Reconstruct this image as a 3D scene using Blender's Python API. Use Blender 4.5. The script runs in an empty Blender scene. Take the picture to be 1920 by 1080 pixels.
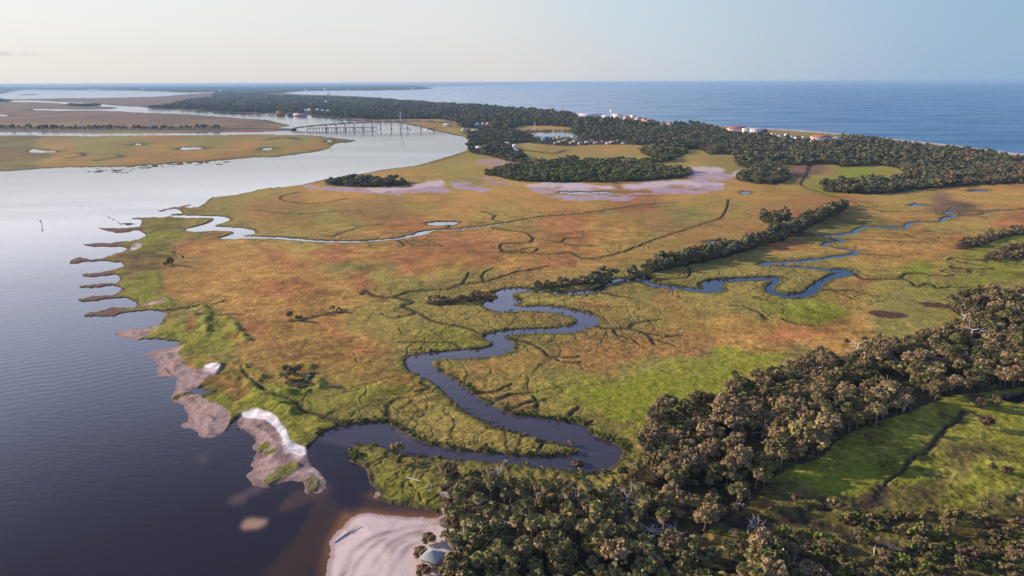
import bpy, math
import numpy as np
from mathutils import Matrix, Vector

# ------------------------------------------------------------------ camera
SC = bpy.context.scene
COL = SC.collection
W, H, F, CAMH = 1920.0, 1080.0, 1279.0, 120.0
HZ, SLOPE = 154.0, -0.0042            # true horizon row at mid frame, tilt of the horizon
TH = math.atan((540.0 - HZ) / F)
RHO = math.atan(-SLOPE)
fw = np.array([0.0, math.cos(TH), -math.sin(TH)])
_r = np.array([1.0, 0.0, 0.0]); _u = np.array([0.0, math.sin(TH), math.cos(TH)])
up = _u * math.cos(RHO) + _r * math.sin(RHO)
rt = _r * math.cos(RHO) - _u * math.sin(RHO)
cam = bpy.data.cameras.new('camera'); cam_ob = bpy.data.objects.new('camera', cam); COL.objects.link(cam_ob)
cam.sensor_width = 36.0; cam.lens = 36.0 * F / W; cam.clip_start = 1.0; cam.clip_end = 200000.0
M4 = Matrix(((rt[0], up[0], -fw[0], 0), (rt[1], up[1], -fw[1], 0), (rt[2], up[2], -fw[2], CAMH), (0, 0, 0, 1)))
cam_ob.matrix_world = M4
SC.camera = cam_ob

# ------------------------------------------------------------------ sky, sun, exposure
SUN_EL, SUN_AZ = math.radians(17.0), math.radians(-72.0)     # azimuth from the view axis, minus = left
w = bpy.data.worlds.new('World'); SC.world = w; w.use_nodes = True
nt = w.node_tree; nt.nodes.clear()
sky = nt.nodes.new('ShaderNodeTexSky'); sky.sky_type = 'NISHITA'; sky.sun_disc = False
sky.sun_elevation = SUN_EL; sky.sun_rotation = SUN_AZ
sky.altitude = 100.0; sky.air_density = 1.0; sky.dust_density = 1.5; sky.ozone_density = 2.0
# Nishita light evened out with gradient ramps: cream towards the sun, blue out to sea
N_ = nt.nodes.new; L_ = nt.links.new
tc = N_('ShaderNodeTexCoord'); sx_ = N_('ShaderNodeSeparateXYZ'); L_(tc.outputs['Generated'], sx_.inputs[0])
def ramp(src, lo, hi, stops):
    mr = N_('ShaderNodeMapRange'); mr.inputs['From Min'].default_value = lo; mr.inputs['From Max'].default_value = hi; L_(src, mr.inputs['Value'])
    cr = N_('ShaderNodeValToRGB'); L_(mr.outputs[0], cr.inputs[0]); e = cr.color_ramp.elements
    while len(e) < len(stops): e.new(.5)
    for k, (p, c) in enumerate(stops): e[k].position = p; e[k].color = (*c, 1)
    return cr.outputs[0]
hor = ramp(sx_.outputs['X'], -.75, .75, [(0, (.405, .395, .39)), (.22, (.385, .372, .362)), (.5, (.365, .355, .36)), (.68, (.27, .31, .36)), (.85, (.165, .24, .335)), (1, (.11, .195, .31))])
upc = ramp(sx_.outputs['X'], -.75, .75, [(0, (.43, .43, .425)), (.22, (.42, .42, .415)), (.45, (.385, .39, .39)), (.62, (.29, .34, .385)), (.85, (.17, .245, .33)), (1, (.13, .205, .30))])
hiL = ramp(sx_.outputs['Z'], 0, 1, [(0, (1.35, 1.27, 1.29)), (.17, (1.10, 1.08, 1.14)), (.24, (.78, .82, 1.00)), (.34, (.58, .65, .96)), (.45, (.25, .28, .46)), (.52, (.17, .19, .36)), (1, (.07, .08, .16))])  # bright band above the frame, added to lift the river's reflections
hiR = ramp(sx_.outputs['Z'], 0, 1, [(0, (.16, .28, .46)), (.15, (.11, .25, .52)), (.35, (.08, .19, .48)), (.6, (.06, .11, .25)), (1, (.07, .08, .16))])
def mixc(f, a_, b_):
    mx = N_('ShaderNodeMix'); mx.data_type = 'RGBA'; L_(f, mx.inputs['Factor']) if not isinstance(f, float) else setattr(mx.inputs['Factor'], 'default_value', f); L_(a_, mx.inputs['A']); L_(b_, mx.inputs['B']); return mx.outputs['Result']
def mapr(src, lo, hi):
    mr = N_('ShaderNodeMapRange'); mr.interpolation_type = 'SMOOTHSTEP'; mr.inputs['From Min'].default_value = lo; mr.inputs['From Max'].default_value = hi; L_(src, mr.inputs['Value']); return mr.outputs[0]
g1 = mixc(mapr(sx_.outputs['Z'], .005, .10), hor, upc); hi_ = mixc(mapr(sx_.outputs['X'], -.25, .45), hiL, hiR); g2 = mixc(mapr(sx_.outputs['Z'], .105, .155), g1, hi_)
# one thin grey cloud bar low on the left
def band(src, c, h_): 
    ab = N_('ShaderNodeMath'); ab.operation = 'SUBTRACT'; L_(src, ab.inputs[0]); ab.inputs[1].default_value = c; a2 = N_('ShaderNodeMath'); a2.operation = 'ABSOLUTE'; L_(ab.outputs[0], a2.inputs[0]); return mapr(a2.outputs[0], h_, h_ * .4)
cn = N_('ShaderNodeTexNoise'); cn.inputs['Scale'].default_value = 60.0; L_(tc.outputs['Generated'], cn.inputs['Vector'])
m1 = N_('ShaderNodeMath'); m1.operation = 'MULTIPLY'; L_(band(sx_.outputs['Z'], .0335, .0034), m1.inputs[0]); L_(band(sx_.outputs['X'], -.62, .085), m1.inputs[1]); m2 = N_('ShaderNodeMath'); m2.operation = 'MULTIPLY'; L_(m1.outputs[0], m2.inputs[0]); L_(mapr(cn.outputs['Fac'], .3, .55), m2.inputs[1])
cc_ = N_('ShaderNodeRGB'); cc_.outputs[0].default_value = (.27, .265, .28, 1); m3 = N_('ShaderNodeMath'); m3.operation = 'MULTIPLY'; L_(m2.outputs[0], m3.inputs[0]); m3.inputs[1].default_value = .75; g2 = mixc(m3.outputs[0], g2, cc_.outputs[0])
sc_ = N_('ShaderNodeVectorMath'); sc_.operation = 'SCALE'; L_(g2, sc_.inputs[0]); sc_.inputs['Scale'].default_value = 10.0
allc = mixc(.93, sky.outputs[0], sc_.outputs[0])
bg = nt.nodes.new('ShaderNodeBackground'); bg.inputs['Strength'].default_value = 0.10
out = nt.nodes.new('ShaderNodeOutputWorld')
nt.links.new(allc, bg.inputs[0]); nt.links.new(bg.outputs[0], out.inputs[0])
HAZE = 4.6e-5
sun = bpy.data.lights.new('sun', 'SUN'); sun.energy = 4.0; sun.angle = math.radians(0.6); sun.color = (1.0, 0.80, 0.60)
sun_ob = bpy.data.objects.new('sun', sun); COL.objects.link(sun_ob)
sdir = Vector((math.sin(SUN_AZ) * math.cos(SUN_EL), math.cos(SUN_AZ) * math.cos(SUN_EL), math.sin(SUN_EL)))
sun_ob.rotation_euler = (-sdir).to_track_quat('-Z', 'Y').to_euler()
sun_ob.location = sdir * 500
SC.view_settings.view_transform = 'Standard'; SC.view_settings.look = 'None'
SC.view_settings.exposure = 1.0; SC.view_settings.gamma = 1.0
SC.cycles.max_bounces = 6; SC.cycles.diffuse_bounces = 2; SC.cycles.glossy_bounces = 2
SC.cycles.transmission_bounces = 2; SC.cycles.volume_bounces = 0; SC.cycles.transparent_max_bounces = 6

# ------------------------------------------------------------------ helpers
rng = np.random.default_rng(11)
def setp(o, label=None, cat=None, group=None, kind=None):
    if label: o['label'] = label
    if cat: o['category'] = cat
    if group: o['group'] = group
    if kind: o['kind'] = kind
    return o
def mesh_np(name, V, Q, cols=None, mat=None, smooth=False, attr='tint', parent=None, link=True):
    V = np.ascontiguousarray(V, np.float32); Q = np.ascontiguousarray(Q, np.int32)
    me = bpy.data.meshes.new(name); n = Q.shape[1]
    me.vertices.add(len(V)); me.vertices.foreach_set('co', V.ravel())
    me.loops.add(Q.size); me.loops.foreach_set('vertex_index', Q.ravel())
    me.polygons.add(len(Q)); me.polygons.foreach_set('loop_start', np.arange(len(Q), dtype=np.int32) * n)
    me.polygons.foreach_set('loop_total', np.full(len(Q), n, np.int32))
    if smooth: me.polygons.foreach_set('use_smooth', np.ones(len(Q), bool))
    if cols is not None:
        a = me.attributes.new(attr, 'FLOAT_COLOR', 'POINT')
        c = np.ones((len(V), 4), np.float32); c[:, :3] = cols; a.data.foreach_set('color', c.ravel())
    me.update(calc_edges=True); me.validate()
    if mat: me.materials.append(mat)
    o = bpy.data.objects.new(name, me)
    if link: COL.objects.link(o)
    if parent: o.parent = parent
    return o
class MB:
    """collects boxes, tubes and leaves, built as one mesh (quads)"""
    def __init__(s): s.v = []; s.q = []; s.c = []; s.n = 0
    def add(s, V, Q, col=(1, 1, 1)):
        V = np.asarray(V, float); Q = np.asarray(Q, int)
        s.v.append(V); s.q.append(Q + s.n); s.n += len(V)
        c = np.asarray(col, float); s.c.append(np.broadcast_to(c, (len(V), 3)) if c.ndim == 1 else c)
    def box(s, c, d, rz=0.0, col=(1, 1, 1), taper=1.0):
        x, y, z = np.array(d) / 2.0
        P = np.array([[-x, -y, -z], [x, -y, -z], [x, y, -z], [-x, y, -z], [-x * taper, -y * taper, z], [x * taper, -y * taper, z], [x * taper, y * taper, z], [-x * taper, y * taper, z]])
        ca, sa = math.cos(rz), math.sin(rz)
        P = P @ np.array([[ca, sa, 0], [-sa, ca, 0], [0, 0, 1]]) + np.array(c)
        s.add(P, [[0, 3, 2, 1], [4, 5, 6, 7], [0, 1, 5, 4], [1, 2, 6, 5], [2, 3, 7, 6], [3, 0, 4, 7]], col)
    def tube(s, pts, rad, n=6, col=(1, 1, 1)):
        pts = np.asarray(pts, float); rad = np.broadcast_to(np.asarray(rad, float), (len(pts),)); rings = []
        for i, p in enumerate(pts):
            t = pts[min(i + 1, len(pts) - 1)] - pts[max(i - 1, 0)]; t = t / (np.linalg.norm(t) + 1e-9)
            a = np.cross(t, [0.3, 0.9, 0.2] if abs(t[2]) > .7 else [0, 0, 1]); a /= np.linalg.norm(a); b = np.cross(t, a)
            th = np.arange(n) * 2 * math.pi / n
            rings.append(p + rad[i] * (np.cos(th)[:, None] * a + np.sin(th)[:, None] * b))
        V = np.concatenate(rings); Q = []
        for i in range(len(pts) - 1):
            for k in range(n): Q.append([i * n + k, i * n + (k + 1) % n, (i + 1) * n + (k + 1) % n, (i + 1) * n + k])
        s.add(V, Q, col)
        top = (len(pts) - 1) * n
        if n == 6: s.add(rings[-1], [[0, 1, 2, 3], [0, 3, 4, 5]], col)
        elif n == 4: s.add(rings[-1], [[0, 1, 2, 3]], col)
    def build(s, name, mat, parent=None, smooth=False, link=True):
        return mesh_np(name, np.concatenate(s.v), np.concatenate(s.q), np.concatenate(s.c), mat, smooth, 'tint', parent, link)
def empty(name, loc, rz=0.0, label=None, cat=None, group=None):
    o = bpy.data.objects.new(name, None); COL.objects.link(o); o.location = loc; o.rotation_euler = (0, 0, rz)
    o.empty_display_size = 0.5
    return setp(o, label, cat, group)

# value noise
def _h(ix, iy, seed):
    n = (ix.astype(np.int64) * 374761393 + iy.astype(np.int64) * 668265263 + seed * 144269504) & 0xffffffff
    n = ((n ^ (n >> 13)) * 1274126177) & 0xffffffff
    n = ((n ^ (n >> 15)) * 2246822519) & 0xffffffff
    return ((n ^ (n >> 16)) & 0xffff).astype(np.float32) / 65535.0
def vnoise(x, y, seed=0):
    x0 = np.floor(x); y0 = np.floor(y); fx = (x - x0).astype(np.float32); fy = (y - y0).astype(np.float32)
    fx = fx * fx * (3 - 2 * fx); fy = fy * fy * (3 - 2 * fy); ix = x0.astype(np.int64); iy = y0.astype(np.int64)
    a = _h(ix, iy, seed); b = _h(ix + 1, iy, seed); c = _h(ix, iy + 1, seed); d = _h(ix + 1, iy + 1, seed)
    return (a + (b - a) * fx) * (1 - fy) + (c + (d - c) * fx) * fy - 0.5      # -.5 .. .5
def sstep(a, b, x):
    t = np.clip((x - a) / (b - a), 0, 1); return t * t * (3 - 2 * t)

# ------------------------------------------------------------------ survey space: (x, d) with d = rows below the horizon
def gy(x): return HZ + SLOPE * (x - 960.0)
_hx = np.array([0, 240, 480, 720, 960, 1200, 1440, 1680, 1920.0]); _hy = np.array([145, 148, 157, 163, 166.5, 162.5, 157, 151.5, 145.0])
def fix(x, y):
    h = np.interp(x, _hx, _hy); wgt = np.clip(1 - (y - h) / 220.0, 0, 1.3) ** 2
    return y + wgt * (gy(x) + 3.0 - h) - gy(x)
def world(x, d, z=0.0):
    x = np.asarray(x, float); y = np.asarray(d, float) + gy(x)
    a = (x - 960.0) / F; b = (540.0 - y) / F
    dx = fw[0] + a * rt[0] + b * up[0]; dy = fw[1] + a * rt[1] + b * up[1]; dz = fw[2] + a * rt[2] + b * up[2]
    t = (CAMH - z) / np.maximum(-dz, 1e-9)
    return dx * t, dy * t
def project(X, Y, Z=0.0):
    px = X; py = Y; pz = Z - CAMH
    dep = px * fw[0] + py * fw[1] + pz * fw[2]
    x = 960 + F * (px * rt[0] + py * rt[1] + pz * rt[2]) / dep
    y = 540 - F * (px * up[0] + py * up[1] + pz * up[2]) / dep
    return x, y - gy(x)
def at(x, y, z=0.0):
    X, Y = world(x, fix(np.float64(x), np.float64(y)), z); return float(X), float(Y)
def pts(s):
    a = np.array([[float(k) for k in p.split(',')] for p in s.split()])
    return np.stack([a[:, 0], fix(a[:, 0], a[:, 1])], 1)
def curve(P, closed, step=3.0, jit=0.5, seed=1):
    n = len(P); out = []; m = n if closed else n - 1
    for i in range(m):
        p1 = P[i]; p2 = P[(i + 1) % n]; L = np.hypot(*(p2 - p1))
        if L > 260: out.append(p1[None]); continue
        p0 = P[i - 1] if (closed or i > 0) else p1; p3 = P[(i + 2) % n] if (closed or i + 2 < n) else p2
        m1 = (p2 - p0) * .5; m2 = (p3 - p1) * .5
        for mm in (m1, m2):
            l = np.hypot(*mm)
            if l > L: mm *= L / l
        k = max(1, int(L / step)); t = (np.arange(k) / k)[:, None]
        q = (2 * t**3 - 3 * t**2 + 1) * p1 + (t**3 - 2 * t**2 + t) * m1 + (-2 * t**3 + 3 * t**2) * p2 + (t**3 - t**2) * m2
        out.append(q)
    if not closed: out.append(P[-1:])
    Q = np.concatenate(out).copy()
    if jit:
        amp = jit * np.clip(Q[:, 1] / 150.0, 0.25, 2.5)
        Q[:, 0] += amp * 2.4 * (vnoise(Q[:, 0] / 9, Q[:, 1] / 5, seed) + .6 * vnoise(Q[:, 0] / 3.5, Q[:, 1] / 2, seed + 7))
        Q[:, 1] += amp * 1.4 * (vnoise(Q[:, 0] / 9 + 50, Q[:, 1] / 5, seed + 3) + .6 * vnoise(Q[:, 0] / 3.5, Q[:, 1] / 2 + 40, seed + 9))
    return Q

# lattice of the ground sheet: denser near, coarser with distance
def grow(a, b, s, g):
    o = [a]
    while (b - o[-1]) * np.sign(b - a) > 0: o.append(o[-1] + s * np.sign(b - a)); s *= g
    return o
GU = np.array(sorted(set(grow(-60, -14000, 6, 1.35)[1:] + list(np.arange(-60, 1981, 1.35)) + grow(1980, 16000, 6, 1.35)[1:])))
_d = list(np.arange(2.6, 12, .35)) + list(np.arange(12, 40, .65)) + list(np.arange(40, 170, 1.2)) + list(np.arange(170, 430, .85)) + list(np.arange(430, 965, 1.2)) + grow(966, 3800, 4, 1.25)
GD = np.array(_d)
NU, ND = len(GU), len(GD)
UU, DD = np.meshgrid(GU, GD)
WX, WY = world(UU, DD)
print('ground lattice', NU, ND, NU * ND)
_wx0, _wy0 = world(np.full(ND, 960.0), GD)
DEPTH = _wy0 * fw[1] - CAMH * fw[2]
CELL = np.gradient(_wy0); CELL = np.abs(CELL)                 # metres per row
MPU = DEPTH / F                                              # metres per survey unit sideways
MPD = np.abs(CELL / np.gradient(GD))
def fill(mask, Q, val):
    y = Q[:, 1]; x = Q[:, 0]; y2 = np.roll(y, -1); x2 = np.roll(x, -1)
    j0 = np.searchsorted(GD, y.min()); j1 = np.searchsorted(GD, y.max())
    for j in range(j0, min(j1 + 1, ND)):
        s = (y <= GD[j]) != (y2 <= GD[j])
        if not s.any(): continue
        xs = np.sort(x[s] + (GD[j] - y[s]) * (x2[s] - x[s]) / (y2[s] - y[s]))
        ii = np.searchsorted(GU, xs)
        for k in range(0, len(ii) - 1, 2): mask[j, ii[k]:ii[k + 1]] = val
def look(arr, x, d):
    i = np.clip(np.searchsorted(GU, x), 0, NU - 1); j = np.clip(np.searchsorted(GD, d), 0, ND - 1)
    return arr[j, i]
def seg_dist(dst, A, B, R, wid=None, par=None):
    """min distance (m) from lattice points to segments A-B, limited to R metres"""
    ax, ay = world(A[:, 0], A[:, 1]); bx, by = world(B[:, 0], B[:, 1])
    for k in range(len(A)):
        dm = np.interp(max(A[k, 1], B[k, 1]), GD, np.arange(ND)); j = int(min(dm, ND - 1))
        r = max(R, 2.2 * CELL[int(np.interp(min(A[k, 1], B[k, 1]), GD, np.arange(ND)))])
        r = min(r, 400) if wid is None else r
        pu = r / MPU[j] + 2; pd = r / MPD[j] + 2.5
        i0 = np.searchsorted(GU, min(A[k, 0], B[k, 0]) - pu); i1 = np.searchsorted(GU, max(A[k, 0], B[k, 0]) + pu) + 1
        j0 = np.searchsorted(GD, min(A[k, 1], B[k, 1]) - pd); j1 = np.searchsorted(GD, max(A[k, 1], B[k, 1]) + pd) + 1
        X = WX[j0:j1, i0:i1]; Y = WY[j0:j1, i0:i1]
        if X.size == 0: continue
        ex = bx[k] - ax[k]; ey = by[k] - ay[k]; L = ex * ex + ey * ey + 1e-9
        t = np.clip(((X - ax[k]) * ex + (Y - ay[k]) * ey) / L, 0, 1)
        q = np.hypot(X - ax[k] - t * ex, Y - ay[k] - t * ey)
        if wid is not None: q = q / (wid if np.isscalar(wid) else wid[k])
        np.minimum(dst[j0:j1, i0:i1], q, out=dst[j0:j1, i0:i1])

# ------------------------------------------------------------------ survey: shorelines, creeks, ponds
BIG = "6000,800 3000,400 2300,318 2100,302 1990,292 1920,287 1850,279 1780,270 1700,262 1600,252 1500,244 1430,241 1330,236 1250,231 1180,226 1080,219 1000,212 900,204 850,200 760,192 690,185 650,182 600,179 560,177 532,173.5 560,171.5 640,172.4 700,173.8 770,174 810,172.8 790,170.3 820,168.7 880,168.2 975,167.6 975,165 720,161 480,154 240,144 0,141 -900,141 -9000,141 -9000,6000 6000,6000"
LAGOON = "-300,164 0,163 25,158 50,155 90,156 150,157 250,160 300,163 350,167 412,168 340,171 300,173 200,173.5 100,173.5 0,174 -300,174"
LAGOON2 = "40,150 150,150.5 152,151.6 60,151.8"
LAGOON3 = "150,154.6 260,156.6 258,157.8 160,156"
CHANNEL = "12,178 60,177.5 110,181 165,184 200,188 225,191 265,194 290,199 310,200 350,203 400,206 440,210 480,212 520,214 560,216 600,219 640,224 660,227 690,229 720,229.5 735,231 760,235.5 780,241 760,252 600,254 560,250 545,246 520,241 545,236 538,233 520,229 500,224 450,220 400,215 350,210 300,207 250,204 215,201 150,200 70,198 62,196 120,196.5 170,197.5 210,196.8 222,195 215,193 185,191 150,188 110,184 60,181 15,180"
STREAM = "-400,239 0,240 60,242 120,245 200,247 300,247.3 400,247.3 480,247.3 545,246 560,252 480,251.5 300,251.2 160,251.3 100,250.5 30,249.5 -400,250"
SLOUGH = "-60,207 14,207 12,209.5 -60,209.5"
RIVER = ("545,246 600,243 700,243 782,240 810,247.5 830,251 850,255.5 868,259 878,265 882,275 872,284 855,290 820,300 790,308 760,314 720,318 690,324 640,331 600,338 575,344 560,348 540,350 500,353 480,357 "
 "470,360 440,366 410,369 395,372 385,380 370,388 345,389 360,384 350,385 330,388 295,396 300,397 330,392 340,400 312,403 330,405 310,407 270,408 245,410 265,413 260,425 225,428 185,428 190,431 225,437 255,433 272,440 265,447 235,453 200,456 155,457 160,460 190,463 225,463 235,468 220,475 180,486 150,483 135,486 130,494 165,491 200,490 225,493 230,500 215,505 200,509 155,514 155,519 190,518 215,516 225,523 218,530 200,531 150,536 148,540 170,540 215,537 228,542 225,547 210,553 180,555 145,562 150,566 190,563 210,560 235,558 250,566 255,573 240,578 215,575 200,580 160,588 155,594 210,594 225,590 250,585 280,582 300,585 308,588 305,600 300,607 275,615 240,617 215,626 245,636 285,637 320,640 335,642 320,651 300,655 275,665 290,675 297,690 296,706 328,708 330,725 325,738 320,748 345,762 352,772 352,790 338,799 365,808 382,822 415,815 428,803 434,798 440,806 455,806 470,818 480,830 470,840 480,850 470,870 475,880 462,895 470,905 490,915 500,916 530,905 550,900 566,905 575,925 598,925 610,918 612,905 600,885 583,870 578,845 585,835 "
 "640,860 668,872 682,880 688,890 695,910 705,922 700,930 705,938 730,945 757,951 790,957 820,960 832,964 822,971 800,970 760,969 720,966 685,962 660,970 640,990 622,1010 617,1040 612,1080 600,1200 560,1600 400,4000 -9000,5000 -9000,1500 -3000,620 -600,348 "
 "0,321 50,318 100,314 180,313 240,312 300,308 350,304 420,300 470,296 520,294 570,288 600,284 618,278 630,270 655,268 668,264 650,262 620,258 600,256 560,252")
CREEK = ("640,860 585,835 590,830 600,818 625,805 650,797 680,794 720,793 735,800 750,810 775,822 800,832 830,840 870,848 920,852 960,856 1000,858 1050,856 1075,853 1085,848 1082,840 1060,832 1020,823 980,815 940,803 900,787 870,768 850,750 835,735 820,722 800,710 780,702 765,690 762,675 775,668 800,663 830,660 870,657 900,655 920,650 925,643 910,635 908,630 925,625 950,620 990,618 1040,616 1075,610 1085,602 1070,594 1050,588 1020,584 980,583 950,585 925,581 908,573 912,566 935,560 930,550 945,543 970,541 990,543 1015,546 1040,549 1015,549 985,546 "
 "975,548 960,550 962,558 975,565 960,572 985,576 1040,576 1080,584 1105,590 1120,598 1120,606 1105,614 1080,622 1060,625 1000,625 960,628 945,634 955,640 965,650 955,660 930,667 890,670 850,672 825,673 810,678 808,685 820,695 845,710 880,735 900,750 930,765 960,778 1000,783 1050,790 1090,798 1110,815 1140,828 1160,838 1165,852 1155,868 1130,882 1105,886 1080,884 1050,880 1000,874 950,868 900,864 830,860 800,858 755,853 735,845 715,839 690,834 668,836 652,845 655,852 668,860")
CREEK2 = "1035,547.5 1060,547 1090,547 1112,544 1126,537 1135,533 1150,525 1165,523 1180,524 1205,519 1222,521 1216,529 1235,533 1270,537 1315,543 1320,545 1318,530 1330,526 1360,524 1400,521 1440,520 1462,521 1460,528 1448,538 1448,545 1465,550 1490,552 1505,549 1525,535 1545,522 1562,515 1578,510 1560,506.5 1580,506 1600,510 1590,517 1562,521 1545,530 1535,542 1522,553 1500,559 1470,557 1445,551 1438,545 1440,537 1450,528 1440,525 1395,527 1360,529 1350,534 1356,541 1352,547 1320,549 1280,543 1235,539 1210,533 1202,526 1180,527 1165,527 1145,533 1128,545 1110,550 1080,552 1040,551.5"
CREEK3 = "318,403.5 370,404.5 410,405.5 428,409 431,413 418,418 402,424 425,426 455,428 476,433 478,438 458,442 470,443.5 520,445 560,448 600,451 660,452.2 720,449 750,445.5 776,440 785,435.5 800,433 808,434 796,440 780,443.5 740,449 700,452.5 650,455 600,454 560,452 530,449 480,447 430,449 412,447 424,443 440,438 436,434 400,433 365,434.5 348,432 352,429 380,422 396,416 402,411 395,408.5 330,407.5"
ISLETS = ["652,843 668,834 690,832 715,837 735,843 755,851 800,856 830,858 830,958 790,957 757,951 730,945 705,938 700,930 705,922 695,910 690,900 688,890 682,880 668,872 655,854",
 "195,403 222,418 222,419.5 250,420 235,422", "222,419 250,418.5 253,420.5 226,421", "345,386 352,385 352,387 344,388", "30,164.5 75,164.2 72,165.8 35,166"]
PONDS = ["985,256 1000,252.5 1040,251 1072,251.5 1078,256 1092,262.5 1060,263.5 1030,263 1005,260", "1318,454.5 1325,452 1345,452.5 1347,455 1335,457.5", "800,421 815,417 835,416 860,417 850,421 820,424", "1705,385.5 1720,383.5 1738,384 1730,386.5 1715,387", "1815,357.8 1830,356.2 1850,357 1840,359 1820,359", "1880,748 1920,738 1970,735 1970,750 1930,752 1895,754", "1830,748 1836,744 1842,752 1834,757", "55,282 60,278 72,279 85,281 105,282 100,284 70,284", "337,277 350,275 380,277 360,279.5 342,280", "492,279 505,277 512,279 500,281", "252,269 262,267 266,269 258,270", "612,264 620,263 624,265 615,266",
 "1389,361 1396,358 1407,361 1400,364 1392,364", "1048,361 1150,361 1144,363 1060,363.5", "470,296 478,294.5 490,296 480,297.5", "352,732 366,727 391,735 386,740 364,737", "432,800 444,790 440,782 446,784 447,800"]
NARROW = [  # width m, depth, line
 (5, "800,435 820,432 860,430 920,423 960,416 1010,408"), (3.25, "1010,408 1080,402 1150,393 1210,384 1265,381"),
 (2.6, "905,398 930,405 925,412 950,418"), (3, "850,421 840,428 820,432"),
 (2.4, "560,361 535,367 526,373 540,379 575,382 620,379 650,373"), (2, "540,402 600,400 650,396 680,397"), (2, "480,395 520,399 540,402"), (2, "620,445 660,432 690,424 720,421"), (1.8, "745,450 760,462 750,448 780,460 800,462"), (1.8, "770,452 830,463 800,450"),
 (3, "925,428 960,434 985,437 1000,447 996,455 970,457 945,458 938,463 942,470 960,472 990,467 1010,466 1000,474 940,472"), (2.4, "940,474 1040,477 1070,474 1080,480 1100,486 1140,481 1170,473 1190,466 1230,450 1270,437 1320,420 1350,411 1362,395 1367,375"),
 (2.2, "1000,447 1050,455 1062,448 1095,447"), (2.2, "1050,455 1080,462 1120,462"),
 (3.2, "682,553 688,546 702,556 740,558 770,548 840,544 865,535 910,530 930,523 970,511 995,507 1030,500"), (3.2, "740,558 775,567 758,575 785,588 806,600 830,608 870,615 905,626"), (2, "865,535 875,522 880,512"), (2, "910,530 905,515 925,505"), (1.8, "785,588 740,598 715,590"),
 (2.8, "1105,606 1118,613 1148,618 1180,617 1205,625 1222,636 1226,648"), (2.2, "1180,617 1195,606 1240,600"), (2, "1205,625 1250,632 1280,630"), (1.8, "1222,636 1250,645 1270,652"), (1.8, "1150,618 1160,630 1190,640 1200,650"),
 (2.4, "945,636 980,640 1010,652 1030,668 1055,680 1090,682"), (2, "1030,668 1065,672 1090,670"),
 (2.2, "1320,545 1310,534 1340,527"), (2.2, "1235,538 1230,528 1290,520 1295,508 1285,500 1300,495 1345,494"), (2.2, "1125,548 1160,556 1190,561"), (2.2, "1415,560 1440,565 1470,575"), (2, "1440,600 1420,585 1400,578 1370,575"), (2, "1470,600 1500,610 1530,612"),
 (2.6, "1600,512 1620,524 1660,525 1690,523 1700,515 1725,514 1770,519 1790,517 1765,509 1815,512 1820,508 1785,501 1790,505 1862,505 1835,498 1778,488 1785,485 1830,488 1870,490 1900,496 1960,498"), (2.4, "1690,523 1712,531 1718,539 1738,534 1752,535 1758,542 1790,539 1820,542"),
 (2.4, "1545,545 1600,547 1640,556 1665,562"), (2, "1565,548 1590,556 1607,566"), (7, "1578,508 1540,505 1490,500.5 1450,499.5 1428,497.5"), (8, "1428,497 1445,493 1465,492.5"), (6, "1465,492.5 1500,490 1550,484.5 1600,477.5 1606,474 1590,468.5 1562,464 1545,460.5 1552,456.5 1580,452.5 1565,447 1545,442"), (2, "1605,476 1660,480 1700,482"), (5, "1543,442 1600,438 1605,432 1620,426 1700,427 1702,421 1720,417 1765,416 1770,409 1790,406 1774,399 1800,396 1850,397 1930,392"),
 (2.6, "1520,305 1516,322 1503,345 1510,352 1540,362 1590,377 1650,396 1720,398 1790,405"), (2, "1560,452 1600,450 1680,454 1740,456"), (1.8, "1700,440 1720,448 1760,452"), (1.8, "1563,414 1590,412"), (1.8, "1790,407 1830,403 1850,399"),
 (2.6, "640,793 600,780 570,772 560,760 540,750 500,735 470,712 455,690"), (2.6, "728,794 728,765 740,752"), (2, "900,858 905,845 915,835"), (2, "1080,842 1060,835 1010,830"), (1.6, "880,740 930,735 960,722"), (1.8, "915,760 960,742 1000,738"), (1.8, "940,775 990,757 1025,752"), (2, "1000,785 1010,760 1000,745"), (2, "1060,790 1075,775 1085,765"), (2, "1110,812 1100,798 1112,792"), (1.6, "790,720 805,728 780,735"), (1.4, "865,655 850,645 790,643 750,645"), (1.4, "1010,845 1030,826 1060,840"),
 (2.2, "1806,772 1795,790 1772,805 1742,845 1715,858 1692,885 1668,903 1655,918"), (3.6, "1655,918 1648,932 1648,944 1610,950 1598,938 1580,940 1572,950 1558,940 1545,942 1550,955 1520,958 1503,962 1508,984"), (4.5, "1380,985 1440,980 1508,984 1560,992 1590,1002 1640,1018 1680,1030 1730,1062 1790,1070"), (2, "1900,940 1920,930 1960,925"),
 (1.6, "180,300 230,293 225,290"), (2, "130,296 160,290 150,285"), (2, "500,262 540,258 560,262"), (2, "960,280 1000,286 1040,290 1060,284"), (1.6, "690,330 760,345 770,350"), (2.2, "318,583 370,575 410,570 425,565"), (1.6, "300,470 340,478 345,485"), (1.8, "370,590 420,592 460,591"),
]
WATER_OPS = [('land', BIG, .35), ('water', LAGOON, .3), ('water', LAGOON2, .1), ('water', LAGOON3, .1), ('water', CHANNEL, .35), ('water', STREAM, .3), ('water', SLOUGH, .2), ('water', RIVER, .85), ('water', CREEK, .45), ('water', CREEK2, .4), ('water', CREEK3, .4)] + [('land', s, .5) for s in ISLETS] + [('water', s, 1.3) for s in PONDS]
land = np.zeros((ND, NU), bool); rings = []
for k, (what, s, j) in enumerate(WATER_OPS):
    Q = curve(pts(s), True, 3.0, j, k * 13 + 1); fill(land, Q, what == 'land'); rings.append(Q)
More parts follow.
